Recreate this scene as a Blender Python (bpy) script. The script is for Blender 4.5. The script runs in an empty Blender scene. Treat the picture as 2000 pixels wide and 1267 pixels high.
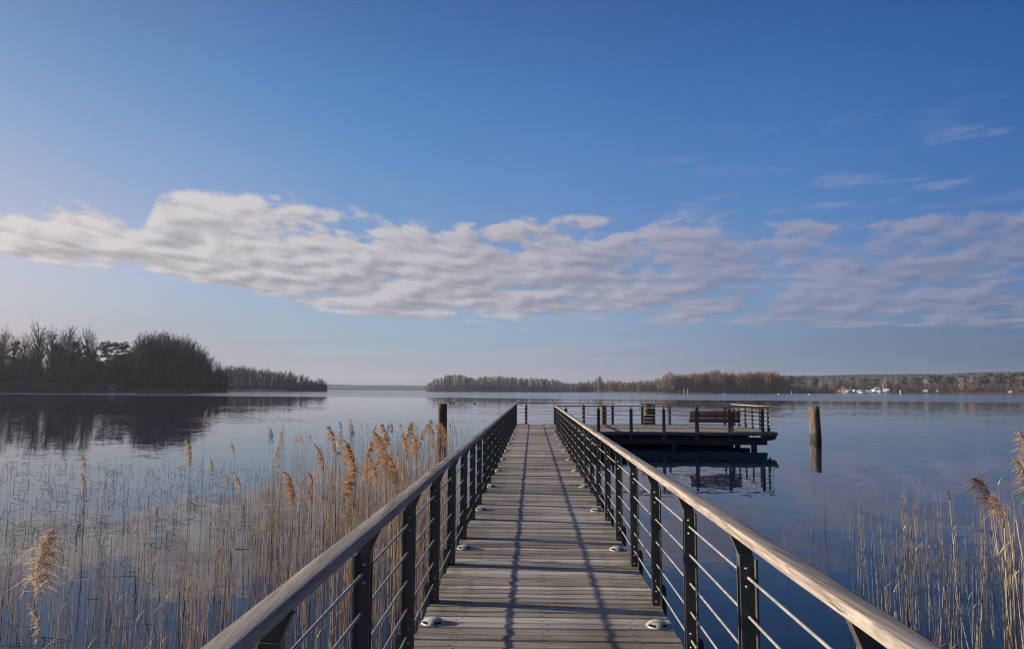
import bpy, math, random
from mathutils import Vector, Matrix

# ------------------------------------------------------------------ camera, sky, sun, exposure
SC = bpy.context.scene
COL = SC.collection
F_PX = 1389.0
PITCH = math.radians(5.28)
YAW = math.radians(1.645)
ROLL = 0.004
EYE = 1.65
WATER_Z = -0.70

cam_d = bpy.data.cameras.new("camera")
cam = bpy.data.objects.new("camera", cam_d)
COL.objects.link(cam)
cam_d.sensor_fit = 'HORIZONTAL'
cam_d.sensor_width = 36.0
cam_d.lens = 36.0 * F_PX / 2000.0
cam_d.clip_start = 0.05
cam_d.clip_end = 30000
_f = Vector((-math.sin(YAW) * math.cos(PITCH), math.cos(YAW) * math.cos(PITCH), math.sin(PITCH)))
_r = Vector((math.cos(YAW), math.sin(YAW), 0))
_u = _r.cross(_f)
_r2 = _r * math.cos(ROLL) + _u * math.sin(ROLL)
_u2 = _u * math.cos(ROLL) - _r * math.sin(ROLL)
cam.matrix_world = Matrix(((_r2.x, _u2.x, -_f.x, 0), (_r2.y, _u2.y, -_f.y, 0), (_r2.z, _u2.z, -_f.z, EYE), (0, 0, 0, 1)))
SC.camera = cam

SC.view_settings.view_transform = 'Standard'
SC.view_settings.look = 'None'
SC.view_settings.exposure = 0.875
SC.view_settings.gamma = 1.0
SC.view_settings.use_curve_mapping = False
SC.render.engine = 'CYCLES'
cy = SC.cycles
cy.use_denoising = True
cy.max_bounces = 6
cy.diffuse_bounces = 2
cy.glossy_bounces = 3
cy.transmission_bounces = 2
cy.volume_bounces = 0
cy.transparent_max_bounces = 4
cy.use_adaptive_sampling = True
cy.adaptive_threshold = 0.015
cy.sample_clamp_indirect = 6.0
cy.filter_width = 1.15

SUN_EL = math.radians(13.3)
SUN_DIR = Vector((-0.9908 * math.cos(SUN_EL), 0.1355 * math.cos(SUN_EL), math.sin(SUN_EL)))
SUN_ROT = math.atan2(SUN_DIR.x, SUN_DIR.y)
sun_d = bpy.data.lights.new("sun", 'SUN')
sun_d.energy = 5.0
sun_d.angle = math.radians(0.53)
sun_d.color = (1.0, 0.87, 0.72)
sun = bpy.data.objects.new("sun", sun_d)
sun.rotation_euler = (-SUN_DIR).to_track_quat('-Z', 'Y').to_euler()
COL.objects.link(sun)


class NT:
    """tiny node-graph writer"""
    def __init__(self, tree):
        self.t = tree
        self.n = tree.nodes
        self.l = tree.links

    def new(self, typ, **kw):
        nd = self.n.new(typ)
        for k, v in kw.items():
            setattr(nd, k, v)
        return nd

    def put(self, sock, v):
        if hasattr(v, 'is_output') or isinstance(v, bpy.types.NodeSocket):
            self.l.new(v, sock)
        elif v is not None:
            sock.default_value = v

    def math(self, op, a, b=None, c=None, clamp=False):
        nd = self.new('ShaderNodeMath', operation=op, use_clamp=clamp)
        self.put(nd.inputs[0], a)
        if b is not None:
            self.put(nd.inputs[1], b)
        if c is not None:
            self.put(nd.inputs[2], c)
        return nd.outputs[0]

    def vmath(self, op, a, b=None, scale=None):
        nd = self.new('ShaderNodeVectorMath', operation=op)
        self.put(nd.inputs[0], a)
        if b is not None:
            self.put(nd.inputs[1], b)
        if scale is not None:
            self.put(nd.inputs['Scale'], scale)
        return nd.outputs['Value'] if op in ('LENGTH', 'DOT_PRODUCT', 'DISTANCE') else nd.outputs[0]

    def sep(self, v):
        nd = self.new('ShaderNodeSeparateXYZ')
        self.put(nd.inputs[0], v)
        return nd.outputs[0], nd.outputs[1], nd.outputs[2]

    def comb(self, x, y, z):
        nd = self.new('ShaderNodeCombineXYZ')
        self.put(nd.inputs[0], x)
        self.put(nd.inputs[1], y)
        self.put(nd.inputs[2], z)
        return nd.outputs[0]

    def noise(self, vec, scale=1.0, detail=4.0, rough=0.5, dist=0.0, color=False, dim='3D'):
        nd = self.new('ShaderNodeTexNoise', noise_dimensions=dim)
        self.put(nd.inputs['Vector'], vec)
        nd.inputs['Scale'].default_value = scale
        nd.inputs['Detail'].default_value = detail
        nd.inputs['Roughness'].default_value = rough
        nd.inputs['Distortion'].default_value = dist
        return nd.outputs['Color'] if color else nd.outputs['Fac']

    def smooth(self, x, a, b, lo=0.0, hi=1.0):
        nd = self.new('ShaderNodeMapRange', interpolation_type='SMOOTHSTEP')
        self.put(nd.inputs['Value'], x)
        self.put(nd.inputs['From Min'], a)
        self.put(nd.inputs['From Max'], b)
        self.put(nd.inputs['To Min'], lo)
        self.put(nd.inputs['To Max'], hi)
        return nd.outputs['Result']

    def lin(self, x, a, b, lo=0.0, hi=1.0):
        nd = self.new('ShaderNodeMapRange', interpolation_type='LINEAR')
        nd.clamp = True
        self.put(nd.inputs['Value'], x)
        self.put(nd.inputs['From Min'], a)
        self.put(nd.inputs['From Max'], b)
        self.put(nd.inputs['To Min'], lo)
        self.put(nd.inputs['To Max'], hi)
        return nd.outputs['Result']

    def ramp(self, x, stops, interp='LINEAR'):
        nd = self.new('ShaderNodeValToRGB')
        cr = nd.color_ramp
        cr.interpolation = interp
        while len(cr.elements) < len(stops):
            cr.elements.new(0.5)
        for e, (p, c) in zip(cr.elements, sorted(stops, key=lambda s: s[0])):
            e.position = p
            e.color = (c, c, c, 1) if not isinstance(c, (tuple, list)) else (c[0], c[1], c[2], 1)
        self.put(nd.inputs[0], x)
        return nd.outputs[0]

    def mix(self, fac, a, b, blend='MIX'):
        nd = self.new('ShaderNodeMix', data_type='RGBA', blend_type=blend)
        self.put(nd.inputs[0], fac)
        for s, v in ((nd.inputs[6], a), (nd.inputs[7], b)):
            if isinstance(v, (tuple, list)):
                s.default_value = (v[0], v[1], v[2], 1)
            else:
                self.put(s, v)
        return nd.outputs[2]


# ---- sky: physical sky plus a cloud sheet laid out by direction
world = bpy.data.worlds.new("World")
SC.world = world
world.use_nodes = True
w = NT(world.node_tree)
for nd in list(w.n):
    w.n.remove(nd)
sky = w.new('ShaderNodeTexSky', sky_type='NISHITA')
sky.sun_disc = False
sky.sun_elevation = SUN_EL
sky.sun_rotation = SUN_ROT
sky.altitude = 50
sky.air_density = 1.0
sky.dust_density = 0.6
sky.ozone_density = 2.0
tc = w.new('ShaderNodeTexCoord')
dirv = tc.outputs['Generated']
dx, dy, dz = w.sep(dirv)
az = w.math('ARCTAN2', dx, dy)
el = w.math('ARCSINE', w.math('MINIMUM', w.math('MAXIMUM', dz, -1.0), 1.0))
elc = w.math('MAXIMUM', el, -0.03)
aznorm = w.lin(az, -0.8, 0.8)


def azr(table):
    return w.ramp(aznorm, [((a + 0.8) / 1.6, v) for a, v in table])


# perspective of a flat cloud sheet: cells shrink towards the horizon
cu = w.math('DIVIDE', w.math('MULTIPLY', az, 6.2), w.math('ADD', elc, 1.0))
cv = w.math('MULTIPLY', w.math('LOGARITHM', w.math('ADD', elc, 0.09), 2.71828), -3.9)
pv = w.comb(cu, cv, 0.0)


def puff(off):
    q = w.vmath('ADD', pv, off)
    return w.math('ADD', w.math('MULTIPLY', w.noise(q, 1.75, 2.0, 0.5, 0.2), 0.52), w.math('MULTIPLY', w.noise(w.vmath('ADD', q, (0, 0, 9.3)), 4.4, 7.0, 0.58, 0.15), 0.48))


nA = puff((4.3, 1.9, 0.0))
nB = puff((4.3 - 0.06, 1.9 - 0.11, 0.0))     # towards the sun: left and up
top = azr([(-0.8, .19), (-0.643, .198), (-0.585, .212), (-0.545, .200), (-0.515, .196), (-0.50, .232), (-0.465, .250), (-0.39, .244), (-0.33, .245), (-0.27, .232), (-0.20, .225), (-0.12, .236),
           (0.0, .240), (0.06, .236), (0.14, .222), (0.22, .228), (0.32, .220), (0.40, .205), (0.50, .215), (0.65, .22)])
bot = azr([(-0.8, .165), (-0.643, .152), (-0.47, .140), (-0.35, .125), (-0.28, .110), (-0.20, .101), (0.0, .098), (0.15, .096), (0.32, .088), (0.62, .074)])
dev = w.math('SUBTRACT', nA, 0.5)
el_w = w.math('SUBTRACT', el, w.math('MULTIPLY', dev, 0.125))
d_top = w.math('DIVIDE', w.math('SUBTRACT', top, el_w), 0.030)
d_bot = w.math('DIVIDE', w.math('SUBTRACT', w.math('ADD', el, w.math('MULTIPLY', dev, 0.045)), bot), 0.016)
inside = w.math('MINIMUM', d_top, d_bot)
fill = azr([(-0.8, .98), (-0.45, .85), (-0.30, .66), (-0.1, .60), (0.1, 0.58), (0.3, .66), (0.5, 0.70), (0.7, .74)])
dens_raw = w.math('ADD', w.math('ADD', w.math('MULTIPLY', w.math('MINIMUM', inside, 1.0), 0.40), w.math('MULTIPLY', dev, 4.2)), fill)
soft = azr([(-0.8, .40), (-0.2, .50), (0.2, .85), (0.7, 1.05)])
dens = w.smooth(dens_raw, 0.28, w.math('ADD', soft, 0.28))
dens = w.math('MULTIPLY', dens, w.smooth(inside, -0.30, 0.30))
opac = azr([(-0.8, .96), (-0.2, .92), (0.05, .88), (0.25, .80), (0.7, .80)])
dens = w.math('MULTIPLY', dens, opac)
lit = w.math('MULTIPLY', w.math('SUBTRACT', nA, nB), 4.6)
shade_n = w.noise(w.vmath('ADD', pv, (9.2, 1.3, 0)), 1.3, 4.0, 0.55)
lit = w.math('ADD', lit, w.math('MULTIPLY', w.math('SUBTRACT', shade_n, 0.5), 1.4))
lit = w.math('ADD', w.math('ADD', lit, 0.50), w.math('MULTIPLY', w.smooth(d_top, 1.8, 0.2), 0.35), clamp=True)
sidecol_hi = azr([(-0.8, (.72, .68, .66)), (-0.4, (.64, .605, .61)), (0.0, (.49, .465, .51)), (0.3, (.32, .32, .43)), (0.7, (.25, .27, .39))])
sidecol_lo = azr([(-0.8, (.42, .40, .41)), (-0.4, (.36, .345, .37)), (0.0, (.27, .265, .335)), (0.3, (.19, .21, .32)), (0.7, (.135, .165, .28))])
ccol = w.mix(lit, sidecol_lo, sidecol_hi)
# thin wisps higher on the right and a few stray puffs over the bank
wn = w.noise(w.vmath('ADD', w.vmath('MULTIPLY', pv, (0.9, 2.0, 1)), (6.2, 1.1, 4.0)), 2.3, 5.0, 0.6)
wm = w.math('MULTIPLY', w.smooth(el, 0.20, 0.25), w.smooth(el, 0.38, 0.28))
wm = w.math('MULTIPLY', wm, azr([(-0.8, .1), (-0.3, .25), (0.1, .45), (0.35, 1.0), (0.7, 1.0)]))
wisp = w.math('MULTIPLY', w.math('MULTIPLY', w.smooth(wn, 0.50, 0.72), wm), 0.36)
# streaky grey bank low over the right horizon
ln_ = w.noise(w.comb(w.math('MULTIPLY', az, 3.0), w.math('MULTIPLY', el, 60.0), 1.0), 1.0, 4.0, 0.5)
lowb = w.math('MULTIPLY', w.smooth(ln_, 0.45, 0.62), w.math('MULTIPLY', w.smooth(el, 0.095, 0.06), w.smooth(el, 0.02, 0.045)))
lowb = w.math('MULTIPLY', lowb, azr([(-0.8, .08), (0.0, .12), (0.3, .38), (0.7, .5)]))

SKY_K = 0.060
GRADE = [(-.65, (1.631, 1.116, .88)), (-.45, (1.47, 1.161, .992)), (-.2, (1.164, 1.175, 1.11)), (.03, (1.116, 1.148, 1.189)), (.35, (.738, .935, 1.09)), (.62, (.39, .605, .81))]
GRADE_EL = [(0.0, (.62, .60, 1.03)), (.05, (.77, .735, 1.09)), (.1, (.806, .816, 1.09)), (.2, (.81, .886, 1.169)), (.3, (.703, .948, 1.31)), (.4, (.545, .916, 1.34)), (.55, (.451, .684, 1.163))]
sky_b = w.vmath('SCALE', sky.outputs[0], scale=SKY_K * 4)
g_az = azr([(a, tuple(v / 2 for v in c)) for a, c in GRADE])
g_el = w.ramp(w.lin(el, 0.0, 0.55), [(e / .55, tuple(v / 2 for v in c)) for e, c in GRADE_EL])
sky_t = w.vmath('MULTIPLY', w.vmath('MULTIPLY', sky_b, g_az), g_el)
corr = w.math('MULTIPLY', w.smooth(el, 0.20, 0.05), azr([(-0.8, 1.0), (-0.6, 1.0), (-0.35, .75), (-0.1, .30), (0.1, .1), (0.3, .15), (0.7, .35)]))
sky_t = w.mix(corr, sky_t, w.vmath('MULTIPLY', sky_t, (.74, .92, .98)))
corr2 = w.smooth(el, 0.09, 0.0)
sky_t = w.mix(corr2, sky_t, w.vmath('MULTIPLY', sky_t, (.92, .97, 1.14)))
lowfix = w.math('MULTIPLY', w.smooth(el, 0.15, 0.05), azr([(-0.8, .60), (-0.45, .45), (-0.2, 0.0), (0.1, 0.0), (0.3, .45), (0.62, 1.0), (0.8, 1.0)]))
sky_t = w.mix(lowfix, sky_t, w.vmath('MULTIPLY', sky_t, (.66, .66, .70)))
EXPK = 0.060 / 0.11
c1 = w.mix(lowb, sky_t, tuple(v * EXPK for v in (.155, .19, .31)))
c2 = w.mix(wisp, c1, tuple(v * EXPK for v in (.33, .36, .50)))
c3 = w.mix(dens, c2, w.vmath('SCALE', ccol, scale=EXPK))
bg = w.new('ShaderNodeBackground')
w.put(bg.inputs['Color'], c3)
bg.inputs['Strength'].default_value = 1.0
wo = w.new('ShaderNodeOutputWorld')
w.l.new(bg.outputs[0], wo.inputs['Surface'])

# ------------------------------------------------------------------ helpers
R = random.Random(7)


class MB:
    def __init__(self):
        self.v = []
        self.f = []
        self.m = []
        self.s = []

    def face(self, idx, mat=0, smooth=False):
        self.f.append(tuple(idx))
        self.m.append(mat)
        self.s.append(smooth)

    def add(self, verts, faces, mat=0, smooth=False):
        b = len(self.v)
        self.v.extend(tuple(p) for p in verts)
        for f in faces:
            self.face([b + i for i in f], mat, smooth)

    def box(self, x0, x1, y0, y1, z0, z1, mat=0):
        vs = [(x0, y0, z0), (x1, y0, z0), (x1, y1, z0), (x0, y1, z0), (x0, y0, z1), (x1, y0, z1), (x1, y1, z1), (x0, y1, z1)]
        self.add(vs, [(3, 2, 1, 0), (4, 5, 6, 7), (0, 1, 5, 4), (1, 2, 6, 5), (2, 3, 7, 6), (3, 0, 4, 7)], mat)

    def prism(self, poly, axis, a, b, mat=0):
        """poly = list of 2D points; axis 'x','y','z' is the extrusion axis"""
        def mk(p, t):
            if axis == 'x':
                return (t, p[0], p[1])
            if axis == 'y':
                return (p[0], t, p[1])
            return (p[0], p[1], t)
        n = len(poly)
        vs = [mk(p, a) for p in poly] + [mk(p, b) for p in poly]
        fs = [tuple(range(n)), tuple(range(2 * n - 1, n - 1, -1))]
        for i in range(n):
            j = (i + 1) % n
            fs.append((i, j, n + j, n + i))
        self.add(vs, fs, mat)

    def tube(self, pts, radii, n=6, mat=0, smooth=True, cap=True):
        pts = [Vector(p) for p in pts]
        b = len(self.v)
        k = len(pts)
        for i, p in enumerate(pts):
            if i == 0:
                t = pts[1] - pts[0]
            elif i == k - 1:
                t = pts[-1] - pts[-2]
            else:
                t = pts[i + 1] - pts[i - 1]
            t = t.normalized() if t.length > 1e-9 else Vector((0, 0, 1))
            ref = Vector((1, 0, 0)) if abs(t.x) < 0.8 else Vector((0, 1, 0))
            a = t.cross(ref).normalized()
            c = t.cross(a)
            r = radii[i] if isinstance(radii, (list, tuple)) else radii
            for j in range(n):
                th = 2 * math.pi * j / n
                q = p + a * (math.cos(th) * r) + c * (math.sin(th) * r)
                self.v.append((q.x, q.y, q.z))
        for i in range(k - 1):
            for j in range(n):
                j2 = (j + 1) % n
                self.face((b + i * n + j, b + i * n + j2, b + (i + 1) * n + j2, b + (i + 1) * n + j), mat, smooth)
        if cap:
            self.face([b + j for j in range(n - 1, -1, -1)], mat)
            self.face([b + (k - 1) * n + j for j in range(n)], mat)

    def blade(self, p0, p1, w0, w1, side, mat=0):
        s = side
        self.add([p0 - s * w0, p0 + s * w0, p1 + s * w1, p1 - s * w1], [(0, 1, 2, 3)], mat)

    def lathe(self, prof, n=16, mat=0, cx=0, cy=0, smooth=True):
        b = len(self.v)
        for r, z in prof:
            for j in range(n):
                th = 2 * math.pi * j / n
                self.v.append((cx + r * math.cos(th), cy + r * math.sin(th), z))
        for i in range(len(prof) - 1):
            for j in range(n):
                j2 = (j + 1) % n
                self.face((b + i * n + j, b + i * n + j2, b + (i + 1) * n + j2, b + (i + 1) * n + j), mat, smooth)
        self.face([b + (len(prof) - 1) * n + j for j in range(n)], mat, False)

    def mesh(self, name, mats):
        me = bpy.data.meshes.new(name)
        me.from_pydata(self.v, [], self.f)
        if not isinstance(mats, (list, tuple)):
            mats = [mats]
        for m in mats:
            me.materials.append(m)
        me.polygons.foreach_set('material_index', self.m)
        me.polygons.foreach_set('use_smooth', self.s)
        me.update()
        return me


def tag(o, label=None, cat=None, group=None, kind=None):
    if label:
        o['label'] = label
    if cat:
        o['category'] = cat
    if group:
        o['group'] = group
    if kind:
        o['kind'] = kind
    return o


def obj(name, mb, mats, parent=None):
    me = mb if isinstance(mb, bpy.types.Mesh) else mb.mesh(name, mats)
    o = bpy.data.objects.new(name, me)
    COL.objects.link(o)
    if parent:
        o.parent = parent
    return o


def thing(name, loc, label, cat, group=None, rz=0.0):
    o = bpy.data.objects.new(name, None)
    o.empty_display_size = 0.2
    o.location = loc
    o.rotation_euler = (0, 0, rz)
    COL.objects.link(o)
    return tag(o, label, cat, group)


def copy_tree(o, parent=None):
    c = o.copy()
    COL.objects.link(c)
    if parent:
        c.parent = parent
    for ch in list(o.children):
        copy_tree(ch, c)
    return c


def mat(name, build=None, color=(.5, .5, .5), rough=0.6, metal=0.0, spec=0.5):
    m = bpy.data.materials.new(name)
    m.use_nodes = True
    t = NT(m.node_tree)
    b = next(n for n in t.n if n.type == 'BSDF_PRINCIPLED')
    b.inputs['Base Color'].default_value = (*color, 1)
    b.inputs['Roughness'].default_value = rough
    b.inputs['Metallic'].default_value = metal
    b.inputs['Specular IOR Level'].default_value = spec
    if build:
        build(t, b)
    return m


def world_pos(t):
    return t.new('ShaderNodeNewGeometry').outputs['Position']


def local_pos(t):
    return t.new('ShaderNodeTexCoord').outputs['Object']


def azim(px):
    return math.atan((px - 1000) / (F_PX / math.cos(PITCH))) - YAW


def at(px, D):
    """ground point seen in column px at distance D ahead along the walkway"""
    return D * math.tan(azim(px)), D


def horizon(px):
    return 762.0 + (px - 1040) * ROLL


def z_at(px, py, D):
    """height of a point seen at pixel (px,py), D ahead"""
    x, y = at(px, D)
    dist = math.hypot(x, y)
    c = math.cos(azim(px) + YAW)
    return EYE + (horizon(px) - py) / F_PX * dist * c / math.cos(azim(px)) * math.cos(azim(px))


def interp(tab, x):
    if x <= tab[0][0]:
        return tab[0][1]
    for (a, va), (b, vb) in zip(tab, tab[1:]):
        if x <= b:
            return va + (vb - va) * (x - a) / (b - a)
    return tab[-1][1]


# ------------------------------------------------------------------ materials
PITCHB = 0.122


def wood_deck(t, b, axis=1):
    p = world_pos(t)
    x, y, z = t.sep(p)
    idx = t.math('FLOOR', t.math('DIVIDE', y, PITCHB))
    wn = t.new('ShaderNodeTexWhiteNoise', noise_dimensions='1D')
    t.put(wn.inputs['W'], idx)
    r1 = wn.outputs['Value']
    g = t.noise(t.comb(t.math('ADD', t.math('MULTIPLY', x, 1.3), t.math('MULTIPLY', r1, 40)), t.math('MULTIPLY', y, 55), t.math('MULTIPLY', z, 20)), 1.0, 5, 0.65)
    bl = t.noise(p, 2.2, 5, 0.6)
    bl2 = t.noise(t.comb(t.math('MULTIPLY', x, 1.2), t.math('MULTIPLY', y, 5), 3.0), 1.0, 4, 0.6)
    v = t.math('ADD', t.math('MULTIPLY', g, 0.55), t.math('MULTIPLY', r1, 0.50))
    v = t.math('ADD', v, t.math('MULTIPLY', bl2, 0.45))
    c = t.ramp(t.lin(v, 0.35, 0.92), [(0, (.095, .076, .060)), (0.42, (.255, .215, .172)), (0.75, (.36, .31, .255)), (1, (.50, .445, .375))])
    st = t.smooth(bl, 0.55, 0.75, 0.0, 0.45)
    c = t.mix(st, c, (.105, .086, .070))
    cr = t.noise(t.comb(t.math('ADD', t.math('MULTIPLY', x, .9), t.math('MULTIPLY', r1, 90)), t.math('MULTIPLY', y, 70), 1.0), 1.0, 3, 0.7)
    c = t.mix(t.smooth(cr, 0.63, 0.70, 0.0, 0.75), c, (.045, .036, .030))
    spk = t.noise(p, 38, 3, 0.6)
    c = t.mix(t.smooth(spk, 0.68, 0.76, 0.0, 0.6), c, (.42, .40, .36))
    blotch = t.noise(t.comb(t.math('MULTIPLY', x, .8), t.math('MULTIPLY', y, .35), 8.0), 1.0, 3, 0.5)
    c = t.mix(t.smooth(blotch, 0.50, 0.66, 0.0, 0.42), c, (.10, .088, .066))  # broad darker blotches scattered over the boards
    # moss along the edges
    edge = t.smooth(t.math('ABSOLUTE', t.math('SUBTRACT', x, 0.1)), 0.55, 0.86)
    moss = t.math('MULTIPLY', edge, t.smooth(t.noise(p, 5.0, 4, 0.6), 0.40, 0.62, 0.0, 0.62))
    c = t.mix(moss, c, (.14, .13, .055))
    t.put(b.inputs['Base Color'], c)
    bump = t.new('ShaderNodeBump')
    bump.inputs['Strength'].default_value = 0.5
    bump.inputs['Distance'].default_value = 0.006
    t.put(bump.inputs['Height'], g)
    t.put(b.inputs['Normal'], bump.outputs[0])


def wood_rail(along):
    def f(t, b):
        p = world_pos(t)
        x, y, z = t.sep(p)
        s = y if along == 'y' else x
        o = x if along == 'y' else y
        # slightly slanted grain
        o2 = t.math('ADD', o, t.math('MULTIPLY', s, 0.06))
        wv = t.noise(t.comb(t.math('MULTIPLY', s, 1.1), t.math('MULTIPLY', o2, 22), t.math('MULTIPLY', z, 22)), 1.0, 6, 0.66, 1.4)
        wv2 = t.noise(t.comb(t.math('MULTIPLY', s, 5.0), t.math('MULTIPLY', o2, 170), t.math('MULTIPLY', z, 170)), 1.0, 3, 0.6)
        bl = t.noise(t.comb(t.math('MULTIPLY', s, 1.5), t.math('MULTIPLY', o, 6), z), 1.0, 4, 0.6)
        v = t.math('ADD', t.math('MULTIPLY', wv, 0.7), t.math('MULTIPLY', wv2, 0.3))
        c = t.ramp(t.lin(v, 0.32, 0.68), [(0, (.075, .062, .052)), (0.30, (.17, .145, .12)), (0.6, (.29, .25, .205)), (1, (.42, .37, .31))])
        c = t.mix(t.smooth(bl, 0.45, 0.70, 0.0, 0.45), c, (.20, .19, .178))
        ck = t.noise(t.comb(t.math('MULTIPLY', s, .8), t.math('MULTIPLY', o2, 60), t.math('MULTIPLY', z, 60)), 1.0, 2, 0.6, 0.8)
        c = t.mix(t.smooth(ck, 0.66, 0.71, 0.0, 0.8), c, (.04, .034, .028))
        t.put(b.inputs['Base Color'], c)
        bump = t.new('ShaderNodeBump')
        bump.inputs['Strength'].default_value = 0.6
        bump.inputs['Distance'].default_value = 0.004
        t.put(bump.inputs['Height'], v)
        t.put(b.inputs['Normal'], bump.outputs[0])
    return f


def noisy(c0, c1, scale=8.0, detail=4, r0=0.4, r1=0.6, local=True, stretch=(1, 1, 1)):
    def f(t, b):
        p = local_pos(t) if local else world_pos(t)
        p = t.vmath('MULTIPLY', p, stretch)
        n = t.noise(p, scale, detail, 0.6)
        t.put(b.inputs['Base Color'], t.mix(t.smooth(n, 0.35, 0.65), c0, c1))
        t.put(b.inputs['Roughness'], t.lin(n, 0.3, 0.7, r0, r1))
    return f


M_deck = mat('weathered deck boards', wood_deck, rough=0.75, spec=0.25)
M_rail_y = mat('weathered handrail wood', wood_rail('y'), rough=0.7, spec=0.25)
M_rail_x = mat('weathered handrail wood crosswise', wood_rail('x'), rough=0.7, spec=0.25)
M_iron = mat('dark micaceous painted steel', noisy((.050, .050, .043), (.074, .073, .062), 14, 4, 0.36, 0.5), spec=0.5)
M_rod = mat('stainless rod', noisy((.22, .215, .20), (.32, .31, .285), 20, 3, 0.4, 0.55), metal=0.2)
M_bolt = mat('bolt head steel', color=(.55, .53, .49), rough=0.28, metal=0.9)
M_screw = mat('deck screw', color=(.025, .02, .018), rough=0.6)
M_under = mat('wet substructure steel', noisy((.035, .038, .040), (.060, .062, .064), 3, 4, 0.5, 0.7), spec=0.3)
M_fascia = mat('fascia timber', noisy((.10, .085, .07), (.17, .145, .12), 3, 4, 0.6, 0.8, stretch=(1, 6, 6)), spec=0.2)


def pile_wood(t, b):
    p = local_pos(t)
    x, y, z = t.sep(p)
    g = t.noise(t.vmath('MULTIPLY', p, (14, 14, 1.2)), 1.0, 6, 0.65)
    c = t.ramp(t.lin(g, 0.3, 0.7), [(0, (.045, .033, .025)), (0.5, (.115, .088, .065)), (1, (.21, .17, .13))])
    crack = t.smooth(t.noise(t.vmath('MULTIPLY', p, (22, 22, 1.0)), 1.0, 3, 0.7), 0.60, 0.68)
    c = t.mix(crack, c, (.035, .028, .02))
    bl = t.noise(p, 3.5, 4, 0.6)
    c = t.mix(t.smooth(bl, 0.54, 0.68, 0.0, 0.55), c, (.10, .09, .045))
    wet = t.smooth(t.math('ADD', z, t.math('MULTIPLY', t.math('SUBTRACT', bl, 0.5), 0.5)), 0.42, 0.18)
    c = t.mix(wet, c, (.040, .038, .022))
    t.put(b.inputs['Base Color'], c)
    bump = t.new('ShaderNodeBump')
    bump.inputs['Strength'].default_value = 0.8
    bump.inputs['Distance'].default_value = 0.02
    t.put(bump.inputs['Height'], g)
    t.put(b.inputs['Normal'], bump.outputs[0])


M_pile = mat('old mooring pile wood', pile_wood, rough=0.8, spec=0.2)
M_bench = mat('red brown bench slats', noisy((.17, .038, .022), (.27, .065, .036), 6, 4, 0.45, 0.6, stretch=(1, 8, 8)))


def lamp_shell(t, b):
    p = local_pos(t)
    n = t.noise(p, 30, 4, 0.6)
    t.put(b.inputs['Base Color'], t.mix(t.smooth(n, 0.4, 0.7), (.42, .405, .375), (.28, .265, .24)))


M_lamp = mat('cast deck light housing', lamp_shell, rough=0.45)
M_lampglass = mat('deck light window', color=(.012, .014, .018), rough=0.12)
M_chain = mat('galvanised chain', color=(.12, .12, .12), rough=0.45, metal=0.5)


def reed_mat(c0, c1):
    def f(t, b):
        p = world_pos(t)
        n = t.noise(t.vmath('MULTIPLY', p, (9, 9, 1.2)), 1.0, 3, 0.6)
        t.put(b.inputs['Base Color'], t.mix(t.smooth(n, 0.35, 0.65), c0, c1))
    return f


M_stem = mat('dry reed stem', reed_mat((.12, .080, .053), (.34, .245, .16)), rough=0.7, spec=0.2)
M_stem_lit = mat('dry reed stem painted sunlit', reed_mat((.33, .24, .14), (.52, .41, .26)), rough=0.7, spec=0.2)  # brighter copy of the stem colour, sunlight painted in
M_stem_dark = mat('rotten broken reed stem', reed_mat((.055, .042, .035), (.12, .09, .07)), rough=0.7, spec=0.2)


def plume_mat(c0, c1):
    def f(t, b):
        p = world_pos(t)
        n = t.noise(p, 30, 3, 0.6)
        col = t.mix(t.smooth(n, 0.35, 0.65), c0, c1)
        t.put(b.inputs['Base Color'], col)
        tr = t.new('ShaderNodeBsdfTranslucent')
        t.put(tr.inputs['Color'], col)
        mx = t.new('ShaderNodeMixShader')
        mx.inputs[0].default_value = 0.4
        out = next(n for n in t.n if n.type == 'OUTPUT_MATERIAL')
        t.l.new(b.outputs[0], mx.inputs[1])
        t.l.new(tr.outputs[0], mx.inputs[2])
        t.l.new(mx.outputs[0], out.inputs['Surface'])
    return f


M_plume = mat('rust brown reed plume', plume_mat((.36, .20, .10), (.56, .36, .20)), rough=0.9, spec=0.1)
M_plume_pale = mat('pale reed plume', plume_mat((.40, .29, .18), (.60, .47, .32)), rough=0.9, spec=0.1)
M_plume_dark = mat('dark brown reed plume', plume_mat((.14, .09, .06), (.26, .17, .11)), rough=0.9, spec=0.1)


def tree_mat(c0, c1):
    def f(t, b):
        oi = t.new('ShaderNodeObjectInfo')
        p = local_pos(t)
        n = t.noise(p, 7.0, 3, 0.6)
        col = t.mix(t.smooth(n, 0.3, 0.7), c0, c1)
        hs = t.new('ShaderNodeHueSaturation')
        t.put(hs.inputs['Color'], col)
        t.put(hs.inputs['Value'], t.lin(oi.outputs['Random'], 0, 1, 0.7, 1.35))
        t.put(hs.inputs['Hue'], t.lin(oi.outputs['Random'], 0, 1, 0.485, 0.515))
        t.put(b.inputs['Base Color'], hs.outputs[0])
    return f


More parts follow.
